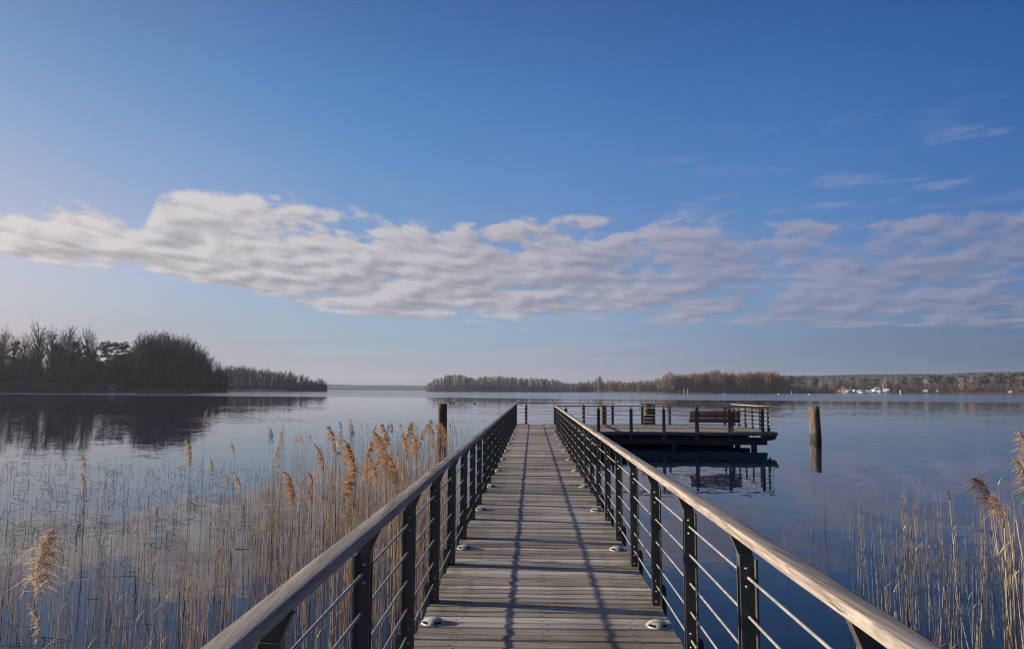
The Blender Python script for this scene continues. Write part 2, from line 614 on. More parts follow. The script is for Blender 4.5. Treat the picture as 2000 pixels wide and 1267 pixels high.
M_bark = mat('tree bark', tree_mat((.035, .027, .021), (.10, .078, .058)), rough=0.9, spec=0.1)
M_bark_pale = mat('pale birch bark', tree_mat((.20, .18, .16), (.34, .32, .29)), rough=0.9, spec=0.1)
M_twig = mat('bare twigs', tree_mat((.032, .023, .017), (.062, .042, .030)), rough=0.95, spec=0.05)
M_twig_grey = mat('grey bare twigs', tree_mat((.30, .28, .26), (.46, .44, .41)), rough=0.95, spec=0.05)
M_twig_red = mat('reddish bare twigs', tree_mat((.22, .125, .08), (.34, .22, .15)), rough=0.95, spec=0.05)
M_twig_olive = mat('olive bare twigs', tree_mat((.13, .118, .07), (.21, .185, .115)), rough=0.95, spec=0.05)
M_twig_orange = mat('orange budding twigs', tree_mat((.26, .13, .06), (.36, .21, .11)), rough=0.95, spec=0.05)
M_needle = mat('pine needles', tree_mat((.020, .034, .018), (.045, .065, .032)), rough=0.9, spec=0.1)
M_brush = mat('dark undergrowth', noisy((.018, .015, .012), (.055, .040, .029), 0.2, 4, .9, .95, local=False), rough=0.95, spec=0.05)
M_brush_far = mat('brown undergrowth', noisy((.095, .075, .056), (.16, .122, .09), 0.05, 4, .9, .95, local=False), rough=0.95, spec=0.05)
M_reedbelt = mat('far reed belt', noisy((.24, .145, .085), (.36, .24, .15), 0.2, 3, .9, .95, local=False), rough=0.95, spec=0.05)
M_land = mat('shore earth', noisy((.045, .040, .028), (.085, .07, .045), 0.05, 5, .9, .95, local=False), rough=0.95, spec=0.05)
M_lawn = mat('shore lawn', noisy((.05, .06, .018), (.085, .085, .028), 0.1, 4, .9, .95, local=False), rough=0.95, spec=0.05)
M_hill = mat('far wooded hill', noisy((.026, .034, .030), (.050, .054, .044), 0.012, 6, .9, .95, local=False), rough=0.95, spec=0.05)


def water_mat(t, b):
    p = world_pos(t)
    x, y, z = t.sep(p)
    dist = t.vmath('LENGTH', p)
    bnd = t.math('SUBTRACT', 205.0, t.math('MULTIPLY', x, 0.36))
    wobn = t.noise(t.comb(t.math('MULTIPLY', x, 0.004), t.math('MULTIPLY', y, 0.02), 0.0), 1.0, 3, 0.5)
    yb = t.math('ADD', t.math('SUBTRACT', y, bnd), t.math('MULTIPLY', t.math('SUBTRACT', wobn, 0.5), 60.0))
    breeze = t.smooth(yb, -8.0, 14.0)
    streak = t.noise(t.comb(t.math('MULTIPLY', x, 0.0022), t.math('MULTIPLY', y, 0.018), 7.0), 1.0, 2, 0.5)
    breeze = t.math('MULTIPLY', breeze, t.smooth(streak, 0.30, 0.40))
    # mid-distance patches of light ripple
    patch = t.smooth(t.noise(t.comb(t.math('MULTIPLY', x, 0.03), t.math('MULTIPLY', y, 0.06), 2.0), 1.0, 3, 0.5), 0.42, 0.62)
    mid = t.math('MULTIPLY', t.math('MULTIPLY', t.smooth(y, 14.0, 40.0), patch), t.smooth(y, 160.0, 90.0))
    n1 = t.noise(t.comb(t.math('MULTIPLY', x, 0.9), t.math('MULTIPLY', y, 2.2), 0.0), 1.0, 2, 0.5, color=True)
    n2 = t.noise(t.comb(t.math('MULTIPLY', x, 3.5), t.math('MULTIPLY', y, 7.5), 5.0), 1.0, 2, 0.5, color=True)
    s1 = t.vmath('MULTIPLY', t.vmath('SUBTRACT', n1, (.5, .5, .5)), (0.5, 1.0, 0.0))
    s2 = t.vmath('MULTIPLY', t.vmath('SUBTRACT', n2, (.5, .5, .5)), (0.5, 1.0, 0.0))
    lf = t.smooth(x, -40.0, -220.0, 0.30, 1.3)
    amp1 = t.math('ADD', 0.017, t.math('ADD', t.math('MULTIPLY', mid, 0.045), t.math('MULTIPLY', breeze, lf)))
    amp2 = t.math('ADD', 0.017, t.math('ADD', t.math('MULTIPLY', mid, 0.038), t.math('MULTIPLY', breeze, lf)))
    v = t.vmath('ADD', t.vmath('SCALE', s1, scale=amp1), t.vmath('SCALE', s2, scale=amp2))
    nrm = t.vmath('NORMALIZE', t.vmath('ADD', v, (0, 0, 1)))
    t.put(b.inputs['Base Color'], t.mix(0.0, (.006, .017, .040), (.006, .017, .040)))
    t.put(b.inputs['Roughness'], t.math('ADD', 0.012, t.math('MULTIPLY', breeze, 0.11)))
    b.inputs['IOR'].default_value = 1.333
    t.put(b.inputs['Normal'], nrm)


M_water = mat('lake water', water_mat, spec=0.5)

# ------------------------------------------------------------------ water and land
mb = MB()
mb.add([(-9000, -3000, WATER_Z), (9000, -3000, WATER_Z), (9000, 9000, WATER_Z), (-9000, 9000, WATER_Z)], [(0, 1, 2, 3)])
tag(obj('lake_water', mb, M_water), kind='structure')


def land(name, cols, rows, material, mats_of=None):
    """cols: list of (px, D, bank_height); rows: list of (offset behind shore, fraction of the bank height)"""
    m = MB()
    nr = len(rows)
    for (px, D, h) in cols:
        for (off, fr) in rows:
            x, y = at(px, D)
            d = Vector((x, y, 0)).normalized()
            q = Vector((x, y, 0)) + d * off
            m.v.append((q.x, q.y, WATER_Z - 0.4 if fr is None else WATER_Z + h * fr))
    for i in range(len(cols) - 1):
        for j in range(nr - 1):
            m.face((i * nr + j, (i + 1) * nr + j, (i + 1) * nr + j + 1, i * nr + j + 1), mats_of(i, j) if mats_of else 0, True)
    return tag(obj(name, m, material), kind='structure')


LW = [(-420, 330), (-150, 390), (0, 420), (200, 440), (330, 470), (440, 520)]   # left wood shoreline
land('shore_ground', [(px, D, interp([(-420, 9), (60, 8.0), (150, 6.0), (215, 3.0), (300, 1.6), (440, 1.2)], px)) for px, D in
                 [(p, interp(LW, p)) for p in range(-420, 445, 20)]],
     [(0, None), (2, 0.12), (9, 0.55), (20, 0.95), (34, 1.1), (160, 1.6)], [M_land, M_lawn], lambda i, j: 1 if (j in (2, 3) and i < 28) else 0)
land('headland_ground', [(p, 800, 1.5) for p in range(400, 645, 15)], [(0, None), (3, .6), (30, 1), (140, 1)], M_land)
land('island_ground', [(p, 1100, 1.2 if 838 < p < 1125 else .3) for p in range(832, 1135, 12)], [(0, None), (3, .6), (30, 1), (110, 1)], M_land)
land('far_shore_ground', [(p, interp([(1120, 1150), (1290, 900), (1530, 900), (1640, 1000), (2200, 900)], p), 2.0) for p in range(1115, 2300, 20)],
     [(0, None), (4, .5), (30, 1), (300, 4)], M_land)


def hill(name, tab, D, px0, px1):
    m = MB()
    rr = random.Random(int(D))
    cols = list(range(px0, px1 + 1, 3))
    nr = 4
    for p in cols:
        x, y = at(p, D)
        zt = z_at(p, interp(tab, p), D) + rr.uniform(-.015, .03) * (z_at(p, interp(tab, p), D) - WATER_Z)
        d = Vector((x, y, 0)).normalized()
        for off, fr in ((0, 0), (10, .45), (220, 1.0), (700, 0.9)):
            m.v.append((x + d.x * off, y + d.y * off, WATER_Z - .5 if fr == 0 else WATER_Z + (zt - WATER_Z) * fr * (1 + (off / D if fr == 1 else 0))))
    for i in range(len(cols) - 1):
        for j in range(nr - 1):
            m.face((i * nr + j, (i + 1) * nr + j, (i + 1) * nr + j + 1, i * nr + j + 1), 0, False)
    return tag(obj(name, m, M_hill), kind='structure')


hill('hills', [(560, 752), (660, 750.5), (700, 752), (780, 752), (850, 754), (960, 752), (1130, 749), (1300, 746), (1420, 750)], 3800, 560, 1420)
hill('wooded_hills', [(1380, 757), (1440, 742), (1530, 734), (1600, 734), (1700, 731.5), (1790, 731), (1850, 731), (1900, 728), (2000, 727), (2300, 722)], 2400, 1380, 2300)


# ------------------------------------------------------------------ trees
def rdir(rr, d, ang):
    a = d.orthogonal().normalized()
    c = d.cross(a)
    th = rr.uniform(0, 2 * math.pi)
    return (d * math.cos(ang) + (a * math.cos(th) + c * math.sin(th)) * math.sin(ang)).normalized()


def bare_tree(seed, n_end=70, cz=.66, rx=.24, rz=.33, first=.24, tw=.0017, trunk_r=.016, trunk_top=.66, n_sub=6, n_tw=4, rise=.35):
    """leafless tree: trunk, limbs that curve out to points of a rounded crown, and twigs on them"""
    rr = random.Random(seed)
    tr, cr = MB(), MB()
    n = 8
    pts = [Vector((0, 0, -.02))]
    d = Vector((0, 0, 1))
    for i in range(n):
        d = (d + Vector((rr.uniform(-.07, .07), rr.uniform(-.07, .07), 0))).normalized()
        pts.append(pts[-1] + d * (trunk_top / n))
    tr.tube(pts, [trunk_r * (1.3 if i == 0 else 1) * (1 - .7 * i / n) for i in range(n + 1)], 6, 0)

    def along(z):
        t = min(max(z / trunk_top, 0), .999) * n
        k = int(t)
        return pts[k].lerp(pts[k + 1], t - k)

    def side(d):
        a = d.orthogonal().normalized()
        c = d.cross(a)
        th = rr.uniform(0, math.pi)
        return a * math.cos(th) + c * math.sin(th)

    lob = [(rr.uniform(0, 6.28), rr.uniform(.82, 1.12)) for _ in range(7)]
    for e in range(n_end):
        v = Vector((rr.gauss(0, 1), rr.gauss(0, 1), rr.gauss(0, 1))).normalized()
        k = (.35 + .65 * rr.random() ** .5)
        a = math.atan2(v.y, v.x)
        lk = min(lob, key=lambda q: abs(math.remainder(q[0] - a, 6.283)))[1]
        end = Vector((v.x * rx * k * lk, v.y * rx * k * lk, cz + v.z * rz * k * lk))
        hd = math.hypot(end.x, end.y)
        z0 = max(first, min(trunk_top, end.z - hd * rr.uniform(.5, 1.1) - rr.uniform(.04, .14)))
        p0 = along(z0)
        ctrl = p0.lerp(end, .45) + Vector((0, 0, -.02 + hd * rr.uniform(-.15, .25)))
        m = 5
        path = [(p0 * (1 - t) ** 2 + ctrl * 2 * t * (1 - t) + end * t * t) for t in [i / m for i in range(m + 1)]]
        L = (end - p0).length
        r0 = min(trunk_r * .55, trunk_r * (.16 + L * .9))
        cr.tube([q + Vector((rr.gauss(0, .004), rr.gauss(0, .004), 0)) * (i > 0) for i, q in enumerate(path)], [max(r0 * (1 - .85 * i / m), tw) for i in range(m + 1)], 3, 0, True, False)
        out = Vector((v.x, v.y, v.z * .6 + rise))
        for j in range(n_sub):
            t = rr.uniform(.35, 1.0) * m
            i = min(int(t), m - 1)
            q = path[i].lerp(path[i + 1], t - i)
            dd = (out.normalized() + Vector((rr.gauss(0, .55), rr.gauss(0, .55), rr.gauss(0, .4)))).normalized()
            l1 = rr.uniform(.045, .105)
            e1 = q + dd * l1
            cr.blade(q, e1, tw * 1.3, tw * .8, side(dd), 1)
            for _ in range(n_tw):
                q2 = q.lerp(e1, rr.uniform(.3, 1))
                d2 = (dd + Vector((rr.gauss(0, .5), rr.gauss(0, .5), rr.gauss(.1, .4)))).normalized()
                cr.blade(q2, q2 + d2 * rr.uniform(.02, .055), tw, tw * .4, side(d2), 1)
    zs = sorted(v[2] for v in cr.v)
    k = 1.0 / zs[int(len(zs) * .993)]
    for q in (tr, cr):
        q.v = [(a * k, b * k, c * k) for a, b, c in q.v]
    return tr, cr


def pine_tree(seed):
    rr = random.Random(seed)
    tr, cr = MB(), MB()
    pts = [Vector((rr.uniform(-.012, .012) * i, rr.uniform(-.012, .012) * i, .95 * i / 7 - .02)) for i in range(8)]
    tr.tube(pts, [.013 * (1 - .75 * i / 7) for i in range(8)], 6, 0)
    for k in range(22):
        t = rr.uniform(.45, .96)
        p = pts[min(int(t * 7), 6)]
        a = rr.uniform(0, 6.28)
        L = rr.uniform(.05, .17) * (1.25 - (t - .5))
        q = Vector((p.x + math.cos(a) * L, p.y + math.sin(a) * L, t + rr.uniform(0, .05)))
        tr.tube([Vector((p.x, p.y, t - .04)), q], [.004, .0015], 4, 0)
        R_ = rr.uniform(.05, .095)
        for j in range(170):
            v = Vector((rr.gauss(0, 1), rr.gauss(0, 1), rr.gauss(0, 1))).normalized() * (rr.random() ** .4) * R_
            v.z *= .5
            d = Vector((rr.uniform(-1, 1), rr.uniform(-1, 1), rr.uniform(-.2, 1))).normalized()
            s = d.orthogonal().normalized()
            c = q + v
            cr.blade(c, c + d * rr.uniform(.012, .022), .006, .002, s, 0)
    return tr, cr


def proto_meshes(gen, tag_, bark, twig):
    tr, cr = gen
    return tr.mesh(tag_ + ' trunk', [bark]), cr.mesh(tag_ + ' crown', [bark, twig] if twig is not M_needle else [twig])


broad = [proto_meshes(bare_tree(100 + i, 80, .65, .27, .35, .26, .0017, .019, .64), 'broad', M_bark, M_twig) for i in range(4)]
dense = [proto_meshes(bare_tree(200 + i, 88, .58, .25, .42, .16, .0017, .017, .62, 6, 5, .5), 'dense', M_bark, M_twig) for i in range(3)]
pines = [proto_meshes(pine_tree(300 + i), 'pine', M_bark, M_needle) for i in range(3)]
slim = [bare_tree(400 + i, 75, .60, .15, .42, .2, .0048, .012, .72, 6, 4, .5) for i in range(3)]
bushy = [bare_tree(500 + i, 90, .54, .27, .46, .08, .0046, .012, .6, 6, 4, .4) for i in range(3)]


def one_mesh(pair, name, bark, twig):
    tr, cr = pair
    m = MB()
    m.add(tr.v, tr.f, 0, True)
    b = len(m.v)
    m.v.extend(cr.v)
    for f, k in zip(cr.f, cr.m):
        m.face([b + i for i in f], k, False)
    return m.mesh(name, [bark, twig])


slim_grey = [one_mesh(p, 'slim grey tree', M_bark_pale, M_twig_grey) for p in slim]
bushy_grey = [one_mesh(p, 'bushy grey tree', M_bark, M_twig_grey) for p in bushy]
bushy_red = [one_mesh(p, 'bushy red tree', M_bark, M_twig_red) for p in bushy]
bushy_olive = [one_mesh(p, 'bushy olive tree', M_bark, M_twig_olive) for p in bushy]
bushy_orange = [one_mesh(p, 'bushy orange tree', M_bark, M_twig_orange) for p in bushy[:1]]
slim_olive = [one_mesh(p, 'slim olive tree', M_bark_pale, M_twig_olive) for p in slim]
pine_one = []
for pr in pines:
    pass


def pine_single(seed):
    tr, cr = pine_tree(seed)
    m = MB()
    m.add(tr.v, tr.f, 0, True)
    m.add(cr.v, cr.f, 1, False)
    return m.mesh('pine', [M_bark, M_needle])


pine_one = [pine_single(320 + i) for i in range(3)]


def plant(name, meshes, px, D, top_y, label, cat, group, base=0.0, wide=1.0, parts=True, rr=R):
    x, y = at(px, D)
    z0 = WATER_Z + base
    h = max(2.0, z_at(px, top_y, D) - z0)
    sx = h * wide * rr.uniform(.9, 1.12)
    rz = rr.uniform(0, 6.28)
    if parts:
        tr, cr = meshes
        o = thing(name, (x, y, z0), label, cat, group, rz)
        o.scale = (sx, sx, h)
        obj('trunk', tr, None, o)
        obj('crown', cr, None, o)
    else:
        o = obj(name, meshes, None)
        o.location = (x, y, z0)
        o.rotation_euler = (0, 0, rz)
        o.scale = (sx, sx, h)
        tag(o, label, cat, group)
    return o


def brush(name, px0, px1, Dtab, depth, n, hlo, hhi, wlo, whi, material, label, cat, base=.8, seed=1):
    """twiggy thicket, one mass"""
    rr = random.Random(seed)
    m = MB()
    for i in range(n):
        p = rr.uniform(px0, px1)
        D = interp(Dtab, p) + rr.uniform(3, depth)
        x, y = at(p, D)
        z = WATER_Z + base * rr.uniform(.3, 1) if not callable(base) else WATER_Z + base(p)
        h = rr.uniform(hlo, hhi) * rr.uniform(.5, 1)
        q = Vector((x, y, z))
        a = rr.uniform(0, 3.14)
        s = Vector((math.cos(a) , math.sin(a)*.4, rr.uniform(-.2, .2)))
        e = q + Vector((rr.gauss(0, .22) * h, rr.gauss(0, .22) * h, h))
        mid = q.lerp(e, .5) + Vector((rr.gauss(0, .1) * h, 0, 0))
        w_ = rr.uniform(wlo, whi)
        m.blade(q, mid, w_, w_ * .8, s)
        m.blade(mid, e, w_ * .8, w_ * .1, s)
    return tag(obj(name, m, material), label, cat, kind='stuff')


# left wood: tall bare trees on the near bank of the far side
outline = [(-420, 640), (-60, 640), (0, 636), (30, 655), (45, 640), (70, 630), (85, 645), (100, 652), (130, 640), (165, 645), (185, 672), (235, 668), (255, 662),
           (272, 648), (300, 648), (345, 648), (365, 660), (385, 668), (400, 682), (415, 694), (430, 710), (440, 722)]
bank = lambda p: interp([(-420, 9), (60, 8.0), (150, 6.0), (215, 3.0), (300, 1.6), (440, 1.2)], p)
G_LEFT = 'bare trees of the near left wood'
L1 = 'tall dark bare tree with open spreading twigs in the left wood'
L2 = 'dense dark bare tree in the rounded right half of the left wood'
tops = [(2, 640), (26, 655), (47, 652), (68, 630), (98, 640), (128, 638), (140, 648), (162, 641), (180, 668)]
for i, (p, ty) in enumerate(tops):
    plant('bare_tree', broad[i % 4], p, interp(LW, p) + 28 + R.uniform(0, 14), ty, L1, 'tree', G_LEFT, bank(p), .62)
for i in range(40):
    p = R.uniform(-60, 262)
    plant('bare_tree', (dense + broad)[i % 7], p, interp(LW, p) + R.uniform(18, 60), max(interp(outline, p) + 22, R.uniform(682, 712)), 'shorter dark bare tree filling the lower storey of the left wood', 'tree', 'lower storey of the left wood', bank(p), R.uniform(.8, 1.1))
for i in range(16):
    p = R.uniform(-330, 250)
    plant('bare_tree', broad[i % 4], p, interp(LW, p) + R.uniform(25, 80), interp(outline, p) + R.uniform(14, 46), L1, 'tree', G_LEFT, bank(p), R.uniform(.6, .8))
for i in range(38):
    p = 262 + (440 - 262) * (i + R.random()) / 38
    plant('bare_tree', dense[i % 3], p, interp(LW, p) + R.uniform(12, 70), interp(outline, p) + abs(R.gauss(0, 9)) + (0 if i % 3 else 14), L2, 'tree', 'bare trees in the rounded half of the left wood', bank(p), R.uniform(.62, .85))
for (p, ty) in [(192, 671), (212, 668), (228, 669), (243, 667), (250, 672), (150, 668), (118, 676), (20, 668), (104, 672)]:
    plant('pine_tree', pines[int(p) % 3], p, interp(LW, p) + R.uniform(40, 60), ty, 'dark green pine with flat crown among the bare left trees', 'tree', 'pines in the left wood', bank(p), .9)
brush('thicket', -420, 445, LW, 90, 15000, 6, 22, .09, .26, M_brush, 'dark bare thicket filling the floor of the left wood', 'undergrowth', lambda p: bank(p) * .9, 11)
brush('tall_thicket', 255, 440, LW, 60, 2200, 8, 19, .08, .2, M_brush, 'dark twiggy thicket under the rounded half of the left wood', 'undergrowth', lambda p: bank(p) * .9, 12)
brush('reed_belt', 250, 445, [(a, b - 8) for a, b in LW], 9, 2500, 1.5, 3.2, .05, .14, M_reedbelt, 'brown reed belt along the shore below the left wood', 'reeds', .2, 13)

# headland further back
hl = [(425, 713), (450, 714), (480, 712), (500, 718), (525, 719), (550, 721), (580, 727), (600, 733), (612, 742), (622, 735), (632, 742), (638, 752)]
for i in range(44):
    p = 425 + (636 - 425) * (i + R.random()) / 44
    k = i % 3
    plant('bare_tree', (dense + broad)[i % 7], p, 808 + R.uniform(0, 70), interp(hl, p) + abs(R.gauss(0, 4)), 'grey bare tree on the long headland behind the left wood', 'tree', 'bare trees on the headland', 1.0, R.uniform(.6, .9))
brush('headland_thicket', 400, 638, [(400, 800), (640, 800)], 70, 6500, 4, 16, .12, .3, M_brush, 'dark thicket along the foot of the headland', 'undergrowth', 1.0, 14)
brush('headland_reeds', 400, 560, [(400, 792), (640, 792)], 8, 1200, 1.5, 3.4, .08, .2, M_reedbelt, 'brown reed belt at the foot of the headland', 'reeds', .2, 15)

# wooded island in the middle
isl = [(832, 758), (838, 748), (850, 738), (858, 737), (866, 733), (880, 731), (900, 731), (912, 735), (930, 738), (945, 735), (975, 734), (1000, 735), (1030, 737), (1060, 738), (1085, 740), (1100, 745), (1126, 750)]
for i in range(88):
    p = 836 + (1126 - 836) * (i + R.random()) / 88
    plant('slim_tree', slim_grey[i % 3], p, 1108 + R.uniform(0, 70), interp(isl, p) + abs(R.gauss(0, 2.2)), 'slim pale grey bare tree on the wooded island', 'tree', 'trees on the island', 1.0, R.uniform(.7, 1.0), False)
M_brush_isl = mat('grey brown island brush', noisy((.21, .19, .185), (.31, .285, .27), 0.03, 4, .9, .95, local=False), rough=0.95, spec=0.05)
brush('island_thicket', 834, 1135, [(800, 1102), (1140, 1102)], 60, 8500, 5, 17, .2, .45, M_brush_isl, 'grey brown thicket under the trees of the island', 'undergrowth', 1.0, 16)

# far shore right of the island
FS = [(1115, 1160), (1290, 905), (1530, 905), (1640, 1005), (2200, 905)]
mid_o = [(1120, 747), (1140, 744), (1160, 742), (1172, 737), (1180, 741), (1210, 742), (1260, 742), (1290, 738), (1310, 726), (1325, 729), (1345, 730), (1370, 727), (1400, 722), (1430, 728), (1460, 726), (1490, 724), (1515, 726), (1530, 735),
         (1560, 736), (1600, 737), (1640, 738), (1700, 737), (1760, 737), (1820, 735), (1900, 733), (2000, 729), (2200, 725)]
for i in range(52):
    p = 1122 + (1300 - 1122) * (i + R.random()) / 52
    ms = (bushy_grey[i % 3], bushy_olive[i % 3], bushy_red[i % 3])[i % 3]
    plant('bushy_tree', ms, p, interp(FS, p) + R.uniform(5, 80), interp(mid_o, p) + abs(R.gauss(0, 2.5)), 'bare brown tree on the low shore just right of the island', 'tree', 'trees on the low shore right of the island', 1.0, R.uniform(.6, .95), False)
plant('orange_bush', bushy_orange[0], 1182, 1085, 752, 'orange brown bush at the waterline right of the island', 'bush', None, .8, 1.4, False)
plant('bare_tree', slim_grey[0], 1172, 1080, 735, 'lone bare tree standing above its neighbours right of the island', 'tree', None, .8, .9, False)
for i in range(100):
    p = 1292 + (1535 - 1292) * (i + R.random()) / 100
    ms = bushy_red[i % 3] if R.random() < .62 else (bushy_olive if i % 2 else bushy_grey)[i % 3]
    plant('bushy_tree', ms, p, interp(FS, p) + R.uniform(5, 75), interp(mid_o, p) + abs(R.gauss(0, 3.2)), 'reddish brown bare tree in the rounded wood behind the platform', 'tree', 'trees of the reddish wood', 1.2, R.uniform(.6, .9), False)
for i in range(110):
    p = 1532 + (2110 - 1532) * (i + R.random()) / 110
    q = R.random()
    if q < (.3 if p < 1780 else .55):
        plant('pine_tree', pine_one[i % 3], p, interp(FS, p) + R.uniform(30, 110), interp(mid_o, p) + R.gauss(0, 2.0), 'dark green pine on the far right shore', 'tree', 'pines on the far right shore', 3.0, R.uniform(.9, 1.3), False)
    else:
        ms = (slim_olive, bushy_grey, bushy_olive, bushy_red)[i % 4][i % 3]
        plant('bushy_tree', ms, p, interp(FS, p) + R.uniform(12, 80), interp(mid_o, p) + 3 + abs(R.gauss(0, 3)), 'bare olive brown tree on the far right shore', 'tree', 'bare trees on the far right shore', 1.5, R.uniform(.55, .9), False)
brush('shore_thicket', 1118, 2150, FS, 90, 14000, 4, 15, .2, .45, M_brush_far, 'brown bare thicket along the right far shore', 'undergrowth', 1.0, 17)
brush('far_reed_belt', 1860, 2060, [(a, b - 12) for a, b in FS], 10, 1800, 1.2, 2.6, .1, .25, M_reedbelt, 'orange brown reed belt at the far right shore', 'reeds', .2, 18)
brush('shore_reeds', 1258, 1282, [(a, b - 14) for a, b in FS], 10, 300, 1.0, 2.2, .1, .25, M_reedbelt, 'tan reed patch left of the reddish wood', 'reeds', .2, 19)

# ------------------------------------------------------------------ buildings, boats and marks on the far shores
M_wallg = mat('grey house wall', noisy((.30, .29, .30), (.38, .37, .37), 1.0), rough=0.8)
M_roofd = mat('dark roof', noisy((.05, .045, .045), (.08, .07, .065), 2.0), rough=0.8)
M_roofr = mat('red tile roof', noisy((.22, .075, .05), (.30, .11, .08), 0.8), rough=0.8)
M_white = mat('white paint', noisy((.70, .69, .66), (.80, .79, .76), 1.0), rough=0.45)
M_pane = mat('dark window glass', color=(.02, .025, .03), rough=0.1)
M_brown = mat('brown boards', noisy((.06, .045, .035), (.10, .075, .055), 1.0), rough=0.8)
M_sand = mat('pale quay', noisy((.30, .26, .21), (.40, .35, .29), 0.5), rough=0.9)
M_redpaint = mat('red paint', color=(.45, .05, .03), rough=0.5)
M_yellow = mat('yellow paint', color=(.6, .42, .05), rough=0.5)
M_blue = mat('blue tarpaulin', color=(.05, .09, .22), rough=0.6)


def face_cam(px):
    return -azim(px)


def gable(mb, W, Dp, H, RH, roofmb, over=.4):
    mb.box(-W / 2, W / 2, -Dp / 2, Dp / 2, 0, H)
    mb.prism([(-W / 2, H), (W / 2, H), (0, H + RH)], 'y', -Dp / 2 + .001, Dp / 2 - .001)
    for s in (-1, 1):
        e = W / 2 + over
        k = RH / (W / 2)
        roofmb.prism([(s * e, H - over * k + .02), (0, H + RH + .02), (0, H + RH + .28), (s * e, H - over * k + .28)], 'y', -Dp / 2 - over, Dp / 2 + over)


x, y = at(186, 486)
house = thing('house', (x, y, WATER_Z + 5.2), 'grey gabled house half hidden behind the bare trees of the left wood', 'house', None, face_cam(186))
wm_, rm_ = MB(), MB()
gable(wm_, 9.5, 9, 5, 4.2, rm_)
obj('wall', wm_, M_wallg, house)
obj('roof', rm_, M_roofd, house)
for xx, zz in ((-2.6, 1.1), (.2, 1.1), (2.8, 1.1), (-1.6, 5.3), (1.2, 5.3)):
    m = MB()
    m.box(xx - .5, xx + .5, -4.56, -4.49, zz, zz + 1.5)
    wo_ = obj('window', m, M_white, house)
    m = MB()
    m.box(xx - .4, xx + .4, -4.58, -4.561, zz + .1, zz + 1.4)
    obj('pane', m, M_pane, wo_)

x, y = at(226, 440)
bh = thing('boathouse', (x, y, WATER_Z), 'dark boathouse with pale trim and flat canopy at the left shore', 'boathouse', None, face_cam(226))
m = MB(); m.box(-3.4, .2, -2.2, 3, -.5, 4.3); obj('wall', m, M_brown, bh)
m = MB(); m.box(-3.9, .6, -2.6, 3.3, 4.3, 4.62); obj('roof', m, M_wallg, bh)
m = MB(); m.box(.62, 4.6, -2.4, 2.2, 3.55, 3.75); obj('canopy', m, M_wallg, bh)
for xx in (-4.3, 4.3):
    m = MB(); m.box(xx - .13, xx + .13, -2.35, -2.09, -1.0, 4.9 if xx < 0 else 3.55); obj('post', m, M_wallg if xx < 0 else M_brown, bh)
for xx in (-2.5, -1.0):
    m = MB(); m.box(xx - .5, xx + .5, -2.24, -2.201, 1.6, 3.2); obj('window', m, M_wallg, bh)

x, y = at(1643, 1000)
rh = thing('red_house', (x, y, WATER_Z + .8), 'red roofed house beside the white boats on the right shore', 'house', None, face_cam(1643))
wm_, rm_ = MB(), MB()
gable(wm_, 17, 12, 4.2, 8.5, rm_, 1.2)
obj('wall', wm_, mat('red brick house wall', noisy((.20, .09, .065), (.28, .14, .10), 1.5), rough=.85), rh)
obj('roof', rm_, M_roofr, rh)
for xx in (-5.5, -2, 2, 5.5):
    m = MB(); m.box(xx - .8, xx + .8, -6.06, -5.99, 1.2, 3.4); obj('window', m, M_white, rh)
m = MB(); m.box(-11, 11, -12, -6.4, -1.4, .1); obj('terrace', m, M_sand, rh)

x, y = at(1808, 960)
wh = thing('white_hut', (x, y, WATER_Z + 2.2), 'small white hut in front of the far trees right of the boats', 'hut', None, face_cam(1808))
wm_, rm_ = MB(), MB(); gable(wm_, 6, 5, 2.4, 1.2, rm_, .3); obj('wall', wm_, M_wallg, wh); obj('roof', rm_, M_wallg, wh)
x, y = at(1831, 960)
wh = thing('white_hut', (x, y, WATER_Z + 2.0), 'very small pale hut among the far trees, second from the boats', 'hut', None, face_cam(1831))
wm_, rm_ = MB(), MB(); gable(wm_, 2.4, 3, 2.2, .9, rm_, .3); obj('wall', wm_, M_wallg, wh); obj('roof', rm_, M_wallg, wh)
x, y = at(1973, 930)
wh = thing('white_hut', (x, y, WATER_Z + 1.8), 'pale hut at the far right end of the shore', 'hut', None, face_cam(1973))
wm_, rm_ = MB(), MB(); gable(wm_, 4.5, 4, 1.6, 1.1, rm_, .3); obj('wall', wm_, M_wallg, wh); obj('roof', rm_, M_wallg, wh)


